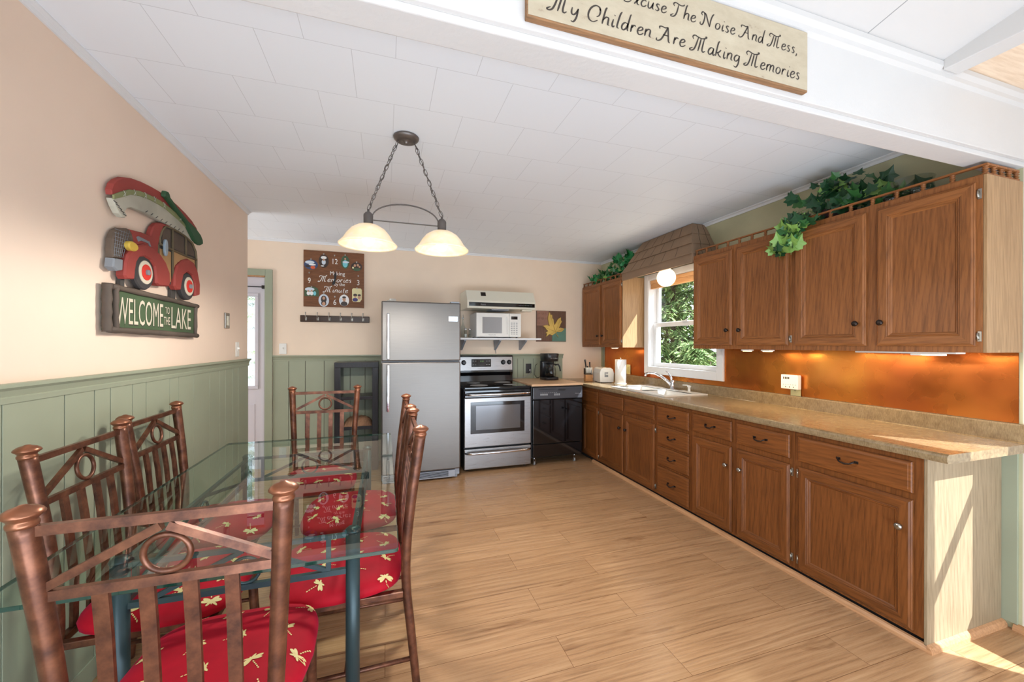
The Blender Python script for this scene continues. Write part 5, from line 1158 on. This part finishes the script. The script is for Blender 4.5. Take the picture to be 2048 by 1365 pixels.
hd = lay('car_hood', HOOD, 0.014, 0.036, c_red, 0.006); sub('vent', [(2.295, 1.880), (2.31, 1.888), (2.40, 1.884), (2.415, 1.862), (2.40, 1.862), (2.39, 1.873), (2.33, 1.872), (2.31, 1.862)], 0.0362, 0.039, c_grey, hd)
lay('grille', [(2.152, 1.871), (2.188, 1.892), (2.23, 1.902), (2.255, 1.894), (2.271, 1.867), (2.273, 1.846), (2.221, 1.828), (2.202, 1.803), (2.188, 1.757), (2.131, 1.748), (2.125, 1.785), (2.13, 1.831)], 0.012, 0.038, M['mesh_brown'], 0.006)
bm = B()
for k in range(8): z = 1.765+k*0.016; tube(bm, [wl(2.131+0.001*k, z-0.002, 0.0385), wl(2.192+0.009*k, z+0.003, 0.0385)], 0.0009, 4)
for k in range(6): y = 2.134+k*0.0115; tube(bm, [wl(y, 1.756+0.001*k, 0.0385), wl(y+0.010+k*0.008, 1.862+0.007*k, 0.0385)], 0.0009, 4)
part_at('grille_wires', bm, c_grey, t)
lay('bumper', [(2.122, 1.746), (2.181, 1.752), (2.178, 1.703), (2.144, 1.694), (2.116, 1.707)], 0.014, 0.046, c_grey, 0.006)
lay('fender', [(2.184, 1.682), (2.188, 1.741), (2.207, 1.78), (2.24, 1.811), (2.285, 1.84), (2.348, 1.861), (2.415, 1.858), (2.475, 1.838), (2.525, 1.808), (2.565, 1.759), (2.57, 1.704), (2.552, 1.683), (2.463, 1.675), (2.437, 1.684), (2.433, 1.723), (2.421, 1.767), (2.387, 1.79), (2.337, 1.798), (2.295, 1.786), (2.27, 1.757), (2.26, 1.719), (2.253, 1.675), (2.198, 1.668)], 0.018, 0.052, c_red, 0.008)
lay('fender', [(2.624, 1.697), (2.628, 1.763), (2.659, 1.816), (2.722, 1.858), (2.785, 1.879), (2.851, 1.872), (2.903, 1.826), (2.936, 1.749), (2.931, 1.683), (2.877, 1.67), (2.868, 1.748), (2.834, 1.79), (2.777, 1.8), (2.725, 1.772), (2.704, 1.723), (2.692, 1.683), (2.648, 1.679)], 0.018, 0.048, c_red, 0.008)
lay('headlight', circle(2.236, 1.823, 0.036, 0.022, 22), 0.037, 0.058, c_yel, 0.006); lay('mirror', circle(2.535, 1.886, 0.017, 0.044, 18), 0.040, 0.050, M.setdefault('pale_blue_mirror', plain('pale_blue_mirror', (150, 166, 178), 0.3, 0.3)), 0.003)
for y, z, R_ in ((2.345, 1.722, 0.083), (2.785, 1.716, 0.080)):
    w = lay('wheel', circle(y, z, R_, n=32), 0.022, 0.044, M.setdefault('worn_black', paint('worn_black', (58, 55, 54), 0.75, 0.25, 0.4, 60)), 0.006)
    sub('whitewall', circle(y+0.008, z+0.002, R_*0.68, n=28), 0.0442, 0.0475, c_cream, w); sub('hub_disc', circle(y+0.008, z+0.002, R_*0.46, n=24), 0.0477, 0.051, c_brt, w); sub('hub_nut', circle(y+0.008, z+0.002, R_*0.17, n=6), 0.0512, 0.060, c_grey, w)
lay('support_strut', [(2.215, 1.69), (2.245, 1.69), (2.245, 1.622), (2.215, 1.622)], 0.004, 0.018, c_dark, 0.001); lay('support_strut', [(2.655, 1.69), (2.70, 1.69), (2.70, 1.618), (2.655, 1.618)], 0.004, 0.018, c_dark, 0.001)
plq = lay('plaque', [(2.12, 1.622), (2.93, 1.612), (2.925, 1.436), (2.12, 1.436)], 0.003, 0.022, c_plaque, 0.002)
bm = B()
for P, r in (([(2.13, 1.627), (2.5, 1.622), (2.95, 1.614)], 0.013), ([(2.12, 1.440), (2.5, 1.436), (2.945, 1.430)], 0.014), ([(2.165, 1.635), (2.162, 1.53), (2.165, 1.432)], 0.014), ([(2.925, 1.62), (2.922, 1.43)], 0.011), ([(2.112, 1.636), (2.110, 1.53), (2.112, 1.430)], 0.017)):
    Q = smooth([wl(a, b, 0.026) for a, b in P], 6); tube(bm, Q, [r*(1+0.12*math.sin(i*2.1)) for i in range(len(Q))], 9)
part_at('branch_frame', bm, c_frame, t)
def plq_text(s, y, z, h, sx, dd, grow=1.0): 
    return text_bm(s, h*1.38*grow, lambda a, b, d: V(SX+dd, y+a, z+b), 0, None, sx)
def fit_text(w_, y0, y1, z0, z1, dd, grow=0.0):
    bm = text_bm(w_, 1.0, lambda a, b, d: V(0, a, b)); ys = [v.co.y for v in bm.verts]; zs2 = [v.co.z for v in bm.verts]; ya, yb2, za, zb2 = min(ys), max(ys), min(zs2), max(zs2)
    for v in bm.verts: v.co = V(SX+dd, y0-grow+(v.co.y-ya)/(yb2-ya)*(y1-y0+2*grow), z0-grow+(v.co.z-za)/(zb2-za)*(z1-z0+2*grow))
    return bm
for w_, y0, y1, z0, z1 in (('WELCOME', 2.178, 2.560, 1.468, 1.590), ('TO', 2.580, 2.626, 1.541, 1.578), ('THE', 2.567, 2.630, 1.482, 1.524), ('LAKE', 2.645, 2.872, 1.466, 1.584)):
    part_at('lettering', fit_text(w_, y0, y1, z0, z1, 0.0237), c_cream, t)
    bm = fit_text(w_, y0+0.003, y1+0.003, z0-0.003, z1-0.003, 0.0229, 0.002); part_at('letter_outline', bm, 'text_dark', t)  # dark painted outline, set slightly offset behind the cream letters

# photo clock on the back wall: u right, v down
kx, kz, kw_ = -0.876, 2.437, 0.635
t = empty('photo_clock', 'square brown wooden photo clock with white lettering on the back wall', 'clock', (kx+kw_/2, YB, kz-kw_/2))
def kk(u, v, d): return V(kx+u*kw_, YB-d, kz-v*kw_)
bm = B(); box(bm, kx, kx+kw_, YB-0.020, YB-0.0008, kz-kw_, kz, bev=0.002); part_at('board', bm, 'clockwood', t)
def kdisc(bm, u, v, ru, rv, d, mi=0, n=20, d0=0.0205, clip=None): 
    P = circle(u, v, ru, rv, n)
    if clip: P = [(max(clip[0], min(clip[1], a)), max(clip[2], min(clip[3], b))) for a, b in P]
    vs = [bm.verts.new(kk(a, b, d)) for a, b in P]; bm.faces.new(vs).material_index = mi
cols = [plain('photo_tone', c, 0.35) for c in ((58, 74, 110), (206, 214, 222), (66, 90, 60), (196, 148, 116), (60, 44, 36), (214, 96, 52), (120, 196, 204), (226, 214, 160), (62, 48, 110), (238, 236, 232))]
# (u, v, half width, half height, background, [(du, dv, ru, rv, tone)...])
PH = [(.12, .257, .110, .088, 0, [(-.02, -.04, .08, .03, 1), (.02, .0, .06, .015, 9), (.03, .05, .04, .03, 5), (-.05, .03, .04, .02, 4)]),
      (.325, .18, .080, .120, 4, [(.0, -.06, .05, .03, 9), (.0, .02, .035, .05, 1), (.0, -.02, .018, .022, 3), (-.02, .09, .03, .012, 9)]),
      (.68, .178, .072, .120, 2, [(.0, .03, .045, .07, 6), (.0, -.06, .016, .02, 3), (.01, .0, .06, .02, 1)]),
      (.873, .25, .095, .080, 4, [(-.03, -.02, .02, .026, 3), (.02, -.03, .02, .026, 3), (.0, .05, .07, .03, 2), (.05, .0, .016, .02, 3), (-.06, .02, .018, .02, 7)]),
      (.13, .735, .115, .085, 2, [(-.03, -.04, .08, .035, 1), (-.05, .03, .03, .04, 9), (.0, .03, .03, .04, 9), (.05, .03, .025, .04, 6), (-.05, -.01, .014, .018, 3), (.0, -.015, .014, .018, 3)]),
      (.327, .885, .085, .112, 1, [(.0, -.02, .05, .07, 4), (.0, -.04, .024, .03, 3), (.0, .05, .045, .05, 4), (.0, .06, .028, .036, 3)]),
      (.663, .874, .083, .105, 9, [(.0, .06, .06, .045, 4), (.0, -.02, .030, .042, 3), (.0, -.055, .035, .02, 4), (-.055, .0, .02, .05, 1)]),
      (.88, .770, .083, .125, 7, [(-.03, .085, .05, .035, 8), (-.03, .0, .035, .028, 4), (.04, .04, .026, .04, 3), (.04, .0, .03, .02, 4), (-.03, .03, .018, .02, 3)])]
for i, (u, v, ru, rv, bgc, sh) in enumerate(PH):
    bm = B(); P = circle(u, v, ru, rv, 28) if i not in (4, 7) else [(u+a*ru, v+b*rv) for a, b in ((-1, 1), (-1, -.2), (-.8, -.8), (-.3, -1), (.3, -1), (.8, -.8), (1, -.2), (1, 1))]
    if i == 7: P = [(u+a*ru, v+b*rv) for a, b in ((-1, .8), (-1, -.8), (-.8, -1), (.8, -1), (1, -.8), (1, .6), (.6, 1), (-.7, 1))]
    prism(bm, P, kk, 0.0203, 0.0215, bgc)
    for q, (du_, dv_, a, b, m) in enumerate(sh): kdisc(bm, u+max(-ru+a*.9, min(ru-a*.9, du_)), v+max(-rv+b*.9, min(rv-b*.9, dv_)), a*.95, b*.95, 0.0218+q*0.0003, m, 14)
    part_at('photo_print', bm, cols, t)
for s, u, v, h in (('12', .504, .183, .10), ('9', .093, .545, .10), ('3', .902, .545, .10), ('6', .508, .917, .10), ('Making', .55, .395, .072), ('by', .53, .588, .060), ('the', .63, .588, .060)):
    part_at('numeral' if s.isdigit() else 'lettering', text_bm(s, h*kw_*1.38, lambda a, b, d: V(kx+u*kw_+a, YB-0.0212, kz-v*kw_+b), 0, None, 0.8 if s.isdigit() else 0.9), 'text_white', t)
for s, u, v, k_, w_ in (('Memories', .255, .548, .0064, 0.95), ('Minute', .335, .735, .0064, 0.95)):
    bm = B(); script_text(bm, s, kx+u*kw_, kz-v*kw_, k_, lambda a, b, d: V(a, YB-0.0212, b), w=w_); part_at('lettering', bm, 'text_white', t)
for (u, v, ang, L_, w_) in ((.51, .515, 1.50, .155, .022), (.51, .515, -1.95, .105, .026)):
    bm = B(); P = [(u-0.012*math.sin(ang), v-0.012*math.cos(ang)), (u+L_*.6*math.cos(ang)-w_*math.sin(ang), v-L_*.6*math.sin(ang)-w_*math.cos(ang)), (u+L_*math.cos(ang), v-L_*math.sin(ang)), (u+L_*.6*math.cos(ang)+w_*math.sin(ang), v-L_*.6*math.sin(ang)+w_*math.cos(ang)), (u+0.012*math.sin(ang), v+0.012*math.cos(ang))]
    prism(bm, P, kk, 0.0235, 0.0245); part_at('clock_hand', bm, 'black_plastic', t)
bm = B(); kdisc(bm, .51, .515, .014, .014, 0.025); prism(bm, circle(.51, .515, .014, n=16), kk, 0.0205, 0.0262); part_at('hand_hub', bm, 'black_plastic', t)
for (u, v) in ((.12, .150), (.325, .045), (.504, .058), (.68, .040), (.873, .155), (.093, .390), (.902, .405), (.13, .637), (.327, .755), (.508, .800), (.663, .752), (.88, .632)):
    bm = B(); prism(bm, [(u-.011, v), (u+.011, v), (u+.008, v+.026), (u-.008, v+.026)], kk, 0.0205, 0.028); part_at('photo_clip', bm, 'nickel', t)
# coat rack
t = empty('coat_rack', 'dark wood coat rack with six hooks below the photo clock', 'coat rack', (-0.545, YB, 1.665))
bm = B(); box(bm, -0.365, 0.365, -0.018, -0.0008, -0.037, 0.037, bev=0.006); box(bm, -0.35, 0.35, -0.020, -0.018, -0.026, 0.026, bev=0.001); obj('rack_board', bm, 'rackwood', t)
for k in range(6):
    x = -0.305+k*0.12; bm = B(); tube(bm, smooth([(x, -0.021, 0.004), (x, -0.045, 0.012), (x, -0.062, 0.040), (x, -0.056, 0.062)], 3), [0.0045]*10, 8); sphere(bm, (x, -0.056, 0.066), 0.007, n=10, m=8)
    tube(bm, smooth([(x, -0.021, -0.004), (x, -0.040, -0.020), (x, -0.046, -0.006)], 3), 0.004, 8); box(bm, x-0.009, x+0.009, -0.0235, -0.0202, -0.02, 0.02, bev=0.001); obj('hook', bm, 'nickel', t)
# leaf relief
lx, lz, lw, lh = 1.922, 1.832, 0.432, 0.415
t = empty('leaf_relief', 'square metal relief with a golden maple leaf over brown and teal panels', 'wall art', (lx+lw/2, YB, lz-lh/2))
def lf(u, v, d): return V(lx+u*lw, YB-d, lz-v*lh)
cb = paint('rust_brown_relief', (112, 82, 66), 0.5, 0.25, 0.8, 40, met=0.3); cp_ = paint('pinkish_scroll_relief', (156, 112, 92), 0.55, 0.3, 1.0, 45); ct = paint('teal_relief', (92, 128, 112), 0.5, 0.3, 1.0, 60); cl = paint('golden_leaf_relief', (204, 172, 92), 0.4, 0.25, 0.5, 30, met=0.3)
bm = B(); prism(bm, [(0, 0), (1, 0), (1, 1), (0, 1)], lf, 0.001, 0.02); part_at('backing', bm, cb, t)
for nm, P, m in (('panel', [(.01, .01), (.40, .01), (.40, .48), (.01, .48)], cp_), ('panel', [(.42, .01), (.99, .01), (.99, .54), (.42, .54)], cb), ('panel', [(.01, .50), (.50, .50), (.50, .99), (.01, .99)], cb), ('panel', [(.52, .56), (.99, .56), (.99, .99), (.52, .99)], ct)):
    bm = B(); prism(bm, P, lf, 0.0202, 0.026, bev=0.002); 
    if m is cb:
        u0, u1, v0, v1 = P[0][0], P[1][0], P[0][1], P[2][1]
        for k in range(int((u1-u0)/0.045)): tube(bm, [lf(u0+0.03+k*0.045, v0+.01, 0.027), lf(u0+0.03+k*0.045, v1-.01, 0.027)], 0.0022, 5)
    part_at(nm, bm, m, t)
bm = B()
for k in range(7):
    cu, cv_ = .07+(k % 3)*.13, .08+(k//3)*.16; tube(bm, [lf(cu+.045*(1-j/14)*math.cos(j*.9), cv_+.05*(1-j/14)*math.sin(j*.9), 0.027) for j in range(13)], 0.0025, 5)
part_at('scrollwork', bm, cp_, t)
LEAF = [(.62, .72), (.50, .80), (.42, .76), (.30, .84), (.33, .74), (.28, .72), (.36, .66), (.30, .60), (.24, .52), (.18, .50), (.30, .46), (.36, .47), (.42, .50), (.38, .38), (.36, .26), (.37, .17), (.41, .04), (.45, .14), (.50, .12), (.51, .24), (.55, .28), (.56, .38), (.58, .46), (.64, .36), (.70, .26), (.80, .20), (.80, .30), (.84, .34), (.79, .42), (.76, .50), (.72, .56), (.80, .54), (.92, .58), (.88, .63), (.82, .68), (.74, .69), (.68, .68)]
bm = B(); prism(bm, LEAF, lf, 0.0265, 0.046, bev=0.004)
for q in ((.44, .16), (.78, .27), (.24, .53), (.86, .60), (.36, .78)): tube(bm, [lf(.61, .68, 0.047), lf(q[0], q[1], 0.047)], 0.003, 5)
tube(bm, [lf(.61, .68, 0.046), lf(.66, .78, 0.044), lf(.72, .86, 0.040)], 0.0035, 6); part_at('maple_leaf', bm, cl, t)
# painted board on the beam
t = empty('painted_board', 'distressed cream painted board with dark script hanging on the white beam', 'sign', (0.889, 1.0235, 2.37))
bm = B(); box(bm, 0.363, 1.415, 1.004, 1.0232, 2.270, 2.482, bev=0.003); part_at('board_wood', bm, 'signwood', t)
def mk_board():
    q = NT('chipped_cream_paint'); v = q.coords((1, 1, 2.2)); n = q.noise(v, 9, 6, 0.7); 
    cc = q.ramp(n, [(0.30, lin((128, 104, 84))), (0.36, lin((176, 162, 138))), (0.7, lin((190, 178, 154)))]); return q.set(col=cc, ro=0.75)
bm = B(); box(bm, 0.366, 1.412, 1.0025, 1.0038, 2.276, 2.479, bev=0.0005); part_at('painted_face', bm, mk_board(), t)
fb = lambda a, b, d: V(a, 1.0020, b)
for s, a0, a1, b0, k_ in (('Excuse The Noise And Mess,', 0.655, 1.362, 2.392, None), ('My Children Are Making Memories', 0.425, 1.372, 2.305, None)):
    W_ = script_width(s); k_ = (a1-a0)/W_; bm = B()
    script_text(bm, s, a0+0.006, b0, k_, fb, w=1.05, slant=0.14); part_at('lettering', bm, 'text_dark', t)

# black shelf unit with rolled rug, beside the refrigerator
t = empty('shelf_unit', 'black open shelf unit left of the refrigerator', 'shelf unit', (-0.288, 4.74, 0))
bm = B(); box(bm, -0.232, 0.215, -0.17, 0.17, 1.125, 1.182, bev=0.003); obj('top_board', bm, 'espresso', t)
for x in (-0.232, 0.150):
    bm = B(); box(bm, x, x+0.062, -0.17, 0.17, 0.0, 1.125, bev=0.003); obj('side_panel', bm, 'espresso', t)
for z in (0.10, 0.45, 0.775):
    bm = B(); box(bm, -0.170, 0.150, -0.165, 0.165, z, z+0.035, bev=0.002); obj('shelf_board', bm, 'espresso', t)
bm = B(); 
b2 = bmesh.new(); bmesh.ops.create_grid(b2, x_segments=24, y_segments=16, size=1)
for v in b2.verts: v.co = V(-0.290+v.co.x*0.150, 4.74+v.co.y*0.150, 0.4855+0.075*(1-abs(v.co.x)**4)*(1-abs(v.co.y)**4)+random.uniform(0, 0.012))
merge(bm, b2); ed = [e for e in bm.edges if e.is_boundary]; r = bmesh.ops.extrude_edge_only(bm, edges=ed)
for v in [g for g in r['geom'] if isinstance(g, bmesh.types.BMVert)]: v.co.z = 0.4855
tag(obj('shaggy_mat', bm, paint('tweedy_brown_pile', (150, 112, 84), 0.95, 0.5, 1.0, 60)), 'folded speckled brown mat on the middle shelf of the black unit', 'mat')

# ivy on the wall cabinets
def ivy_leaf(bm, p, s, R_, mi):
    P = [(0, 0), (.22, -.10), (.50, -.02), (.42, .22), (.62, .45), (.30, .55), (.16, .72), (0, 1.05), (-.16, .72), (-.30, .55), (-.62, .45), (-.42, .22), (-.50, -.02), (-.22, -.10)]
    vs = [bm.verts.new(p+R_ @ V(a*s, b*s, (0.10*b*b-0.16*abs(a))*s)) for a, b in P]; m = bm.verts.new(p+R_ @ V(0, .4*s, .05*s))
    for k in range(len(P)): f = bm.faces.new((m, vs[k], vs[(k+1) % len(P)])); f.material_index = mi; f.smooth = False
def ivy(nm, label, loc, pts, n, smin, smax, mats, spread, seed, pot=True):
    rnd = random.Random(seed); t = empty(nm, label, 'plant', loc)
    bm = B()
    for k in range(n):
        i = rnd.random(); j = rnd.choice(pts); c = V(*j[:3]); sp_ = j[3]
        p = c+V(rnd.gauss(0, sp_*0.6*spread), rnd.gauss(0, sp_*spread), rnd.gauss(0, sp_*0.6)); p.x = min(p.x, XR-0.05)
        p.z = max(p.z, UZ1+0.012) if p.x > XU-0.03 else p.z; p.z = min(p.z, ZC-0.03)
        R_ = Euler((rnd.uniform(0.5, 2.2), rnd.uniform(-0.6, 0.6), rnd.uniform(0.5, 2.8)-PI), 'XYZ').to_matrix(); s = rnd.uniform(smin, smax)
        mi = 0 if rnd.random() < 0.55 else (1 if rnd.random() < 0.7 else 2)
        if j[2] < UZ1: mi = rnd.choice((0, 1, 2, 2))
        ivy_leaf(bm, p, s, R_, mi)
    part_at('leaves', bm, mats, t)
    return t
t = ivy('trailing_ivy', 'dark green trailing ivy spilling over the front of the near wall cabinets', (2.76, 1.75, UZ1),
    [(2.74, 1.80, 2.34, .05), (2.72, 1.88, 2.27, .05), (2.76, 1.70, 2.30, .06), (2.78, 1.60, 2.26, .06), (2.74, 1.92, 2.32, .05), (2.70, 1.97, 2.22, .05), (2.66, 1.80, 2.22, .05), (2.80, 1.46, 2.23, .05), (2.57, 1.95, 2.14, .025), (2.565, 1.99, 2.06, .03), (2.565, 2.02, 2.02, .025), (2.57, 1.90, 2.10, .03), (2.57, 1.86, 2.16, .02), (2.565, 1.93, 2.03, .02), (2.57, 1.95, 2.13, .035), (2.57, 1.97, 2.08, .03), (2.565, 2.01, 2.03, .025), (2.58, 1.88, 2.19, .035), (2.57, 1.91, 2.15, .03), (2.78, 1.85, 2.42, .03), (2.76, 1.66, 2.36, .06), (2.78, 1.52, 2.30, .06), (2.74, 1.74, 2.24, .05), (2.66, 1.66, 2.24, .04), (2.68, 1.55, 2.23, .04), (2.72, 1.78, 2.38, .05)], 270, 0.048, 0.088, ['leaf_d', 'leaf_m', 'leaf_l'], 1.0, 5)
bm = B()
for P in ([(2.72, 1.84, 2.20), (2.66, 1.90, 2.28), (2.58, 1.94, 2.20), (2.563, 1.98, 2.08), (2.566, 2.02, 1.99)], [(2.72, 1.84, 2.20), (2.64, 1.86, 2.26), (2.575, 1.88, 2.18), (2.568, 1.92, 2.05), (2.57, 1.93, 1.98)], [(2.74, 1.80, 2.20), (2.78, 1.85, 2.40), (2.74, 1.88, 2.45)], [(2.74, 1.80, 2.20), (2.78, 1.60, 2.30), (2.80, 1.42, 2.24)]): tube(bm, smooth(P, 5), 0.002, 6)
part_at('stems', bm, 'stem', t)
bm = B(); lathe(bm, [(0.06, 0.001), (0.085, 0.03), (0.09, 0.085), (0.08, 0.088), (0.07, 0.06), (0.001, 0.055)], (2.76, 1.76, UZ1), 20); part_at('basket', bm, plain('dark_burgundy_basket', (48, 24, 26), 0.7), t)
t = ivy('silk_plant', 'bright green leafy plant on top of the far corner wall cabinet', (2.75, 4.4, UZ1),
    [(2.70, 4.72, 2.24, .05), (2.70, 4.55, 2.27, .06), (2.74, 4.35, 2.30, .06), (2.74, 4.15, 2.32, .06), (2.70, 4.05, 2.36, .05), (2.66, 4.60, 2.21, .04), (2.66, 4.30, 2.22, .05), (2.72, 4.0, 2.42, .03), (2.72, 4.25, 2.40, .03)], 170, 0.045, 0.085, ['leaf_e', 'leaf_m', 'leaf_l'], 1.0, 9)
bm = B()
for P in ([(2.75, 4.4, 2.17), (2.72, 4.2, 2.35), (2.72, 4.0, 2.43)], [(2.75, 4.4, 2.17), (2.7, 4.6, 2.28), (2.68, 4.8, 2.22)]): tube(bm, smooth(P, 5), 0.002, 6)
part_at('stems', bm, 'stem', t)
# glass bowls on the cabinet
for i, (x, y, r, h, lab) in enumerate(((2.79, 1.40, 0.085, 0.135, 'ribbed clear glass bowl on the near cabinets, tallest of the glassware'), (2.70, 1.46, 0.040, 0.055, 'small clear glass behind the gallery rail, left one'), (2.70, 1.33, 0.042, 0.055, 'small clear glass behind the gallery rail, right one'))):
    t = tag(obj('glass_bowl', (lambda bm: (lathe(bm, [(r*0.55, 0.0), (r*0.8, h*0.15), (r, h*0.45), (r*0.92, h*0.75), (r, h), (r*0.96, h), (r*0.86, h*0.75), (r*0.94, h*0.45), (r*0.74, h*0.17), (r*0.5, 0.006)], (0, 0, 0), 28), bm)[1])(B()), 'jar'), lab, 'bowl', 'clear glassware on the near wall cabinets'); t.location = (x, y, UZ1+0.0008)

# ================================================================ OUTSIDE
bm = B(); b2 = bmesh.new(); bmesh.ops.create_grid(b2, x_segments=40, y_segments=40, size=1)
for v in b2.verts:
    x, y = 3.2+(v.co.x+1)*11, 4.0+v.co.y*15; v.co = V(x, y, -0.5+0.10*max(0, x-5)+0.08*math.sin(x*2.1)*math.cos(y*1.7))
merge(bm, b2); struct('ground', bm, 'ground')
bm = B(); box(bm, -8, 3, YB+0.16, 14, -0.3, -0.05); struct('ground', bm, 'ground')
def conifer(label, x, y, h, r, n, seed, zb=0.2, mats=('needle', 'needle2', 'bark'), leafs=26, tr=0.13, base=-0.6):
    rnd = random.Random(seed); t = empty('conifer_tree', label, 'tree', (x, y, base), 0, 'conifers outside the kitchen window')
    bm = B(); tube(bm, [(0, 0, 0), (0.03, 0.02, h*0.5), (0, 0, h)], [tr, tr*0.7, 0.02], 12); obj('trunk', bm, 'bark', t)
    bm = B(); bl = B()
    for k in range(n):
        z = zb+(h-zb)*(k+rnd.random())/n; a = rnd.uniform(0, 2*PI); L_ = r*(1-0.75*z/h)*rnd.uniform(0.7, 1.1)
        d = V(math.cos(a), math.sin(a), 0); p0 = V(0, 0, z); pts = [p0, p0+d*L_*0.5+V(0, 0, 0.02*L_), p0+d*L_+V(0, 0, -0.30*L_)]; Q = smooth(pts, 4); tube(bm, Q, [0.012*(1-i/len(Q))+0.003 for i in range(len(Q))], 5)
        for q in range(leafs):
            f = rnd.uniform(0.15, 1); c = Q[min(len(Q)-1, int(f*(len(Q)-1)))]+V(rnd.gauss(0, .03), rnd.gauss(0, .03), rnd.gauss(0, .02)); sd = V(-d.y, d.x, 0)*rnd.choice((-1, 1))
            dd = (sd*rnd.uniform(0.5, 1)+d*rnd.uniform(.2, .9)+V(0, 0, rnd.uniform(-1.0, -0.1))).normalized(); ln = rnd.uniform(0.07, 0.17)*(1.2-0.4*f); wv = dd.cross(V(0, 0, 1)).normalized()*ln*0.16+V(0, 0, rnd.uniform(-.006, .006))
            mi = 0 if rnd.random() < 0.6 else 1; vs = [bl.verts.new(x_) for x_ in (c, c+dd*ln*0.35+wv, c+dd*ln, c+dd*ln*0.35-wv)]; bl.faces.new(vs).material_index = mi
    obj('branches', bm, 'bark', t)
    o = obj('foliage', bl, [mats[0], mats[1]], t); o['kind'] = 'stuff'; return t
conifer('dark conifer with drooping branches closest to the kitchen window', 5.2, 6.2, 6.0, 2.0, 150, 3, leafs=150, zb=0.15, tr=0.06)
conifer('conifer with thick trunk at the left edge of the window view', 4.45, 6.35, 8.0, 1.3, 90, 4, zb=1.5, tr=0.10, leafs=110)
conifer('conifer on the right of the window view, branches low to the ground', 6.2, 5.9, 6.0, 2.2, 150, 5, leafs=130, zb=0.1, tr=0.06)
conifer('small bushy conifer low in the window view', 4.6, 5.1, 2.0, 1.0, 90, 6, leafs=110, zb=0.05, tr=0.04)
conifer('conifer farther back among the trees outside', 7.6, 8.8, 9.0, 2.6, 130, 8, leafs=90, tr=0.1)
conifer('slim conifer in the middle distance outside the window', 6.2, 7.6, 6.0, 1.6, 110, 10, leafs=110, tr=0.07)
t = conifer('pale green tree seen through the entry door glass', -2.0, 8.0, 4.5, 1.7, 70, 12, zb=0.4, mats=('leaf_l', 'needle2', 'bark'), leafs=40, base=-0.1); t['group'] = 'trees outside the entry door'
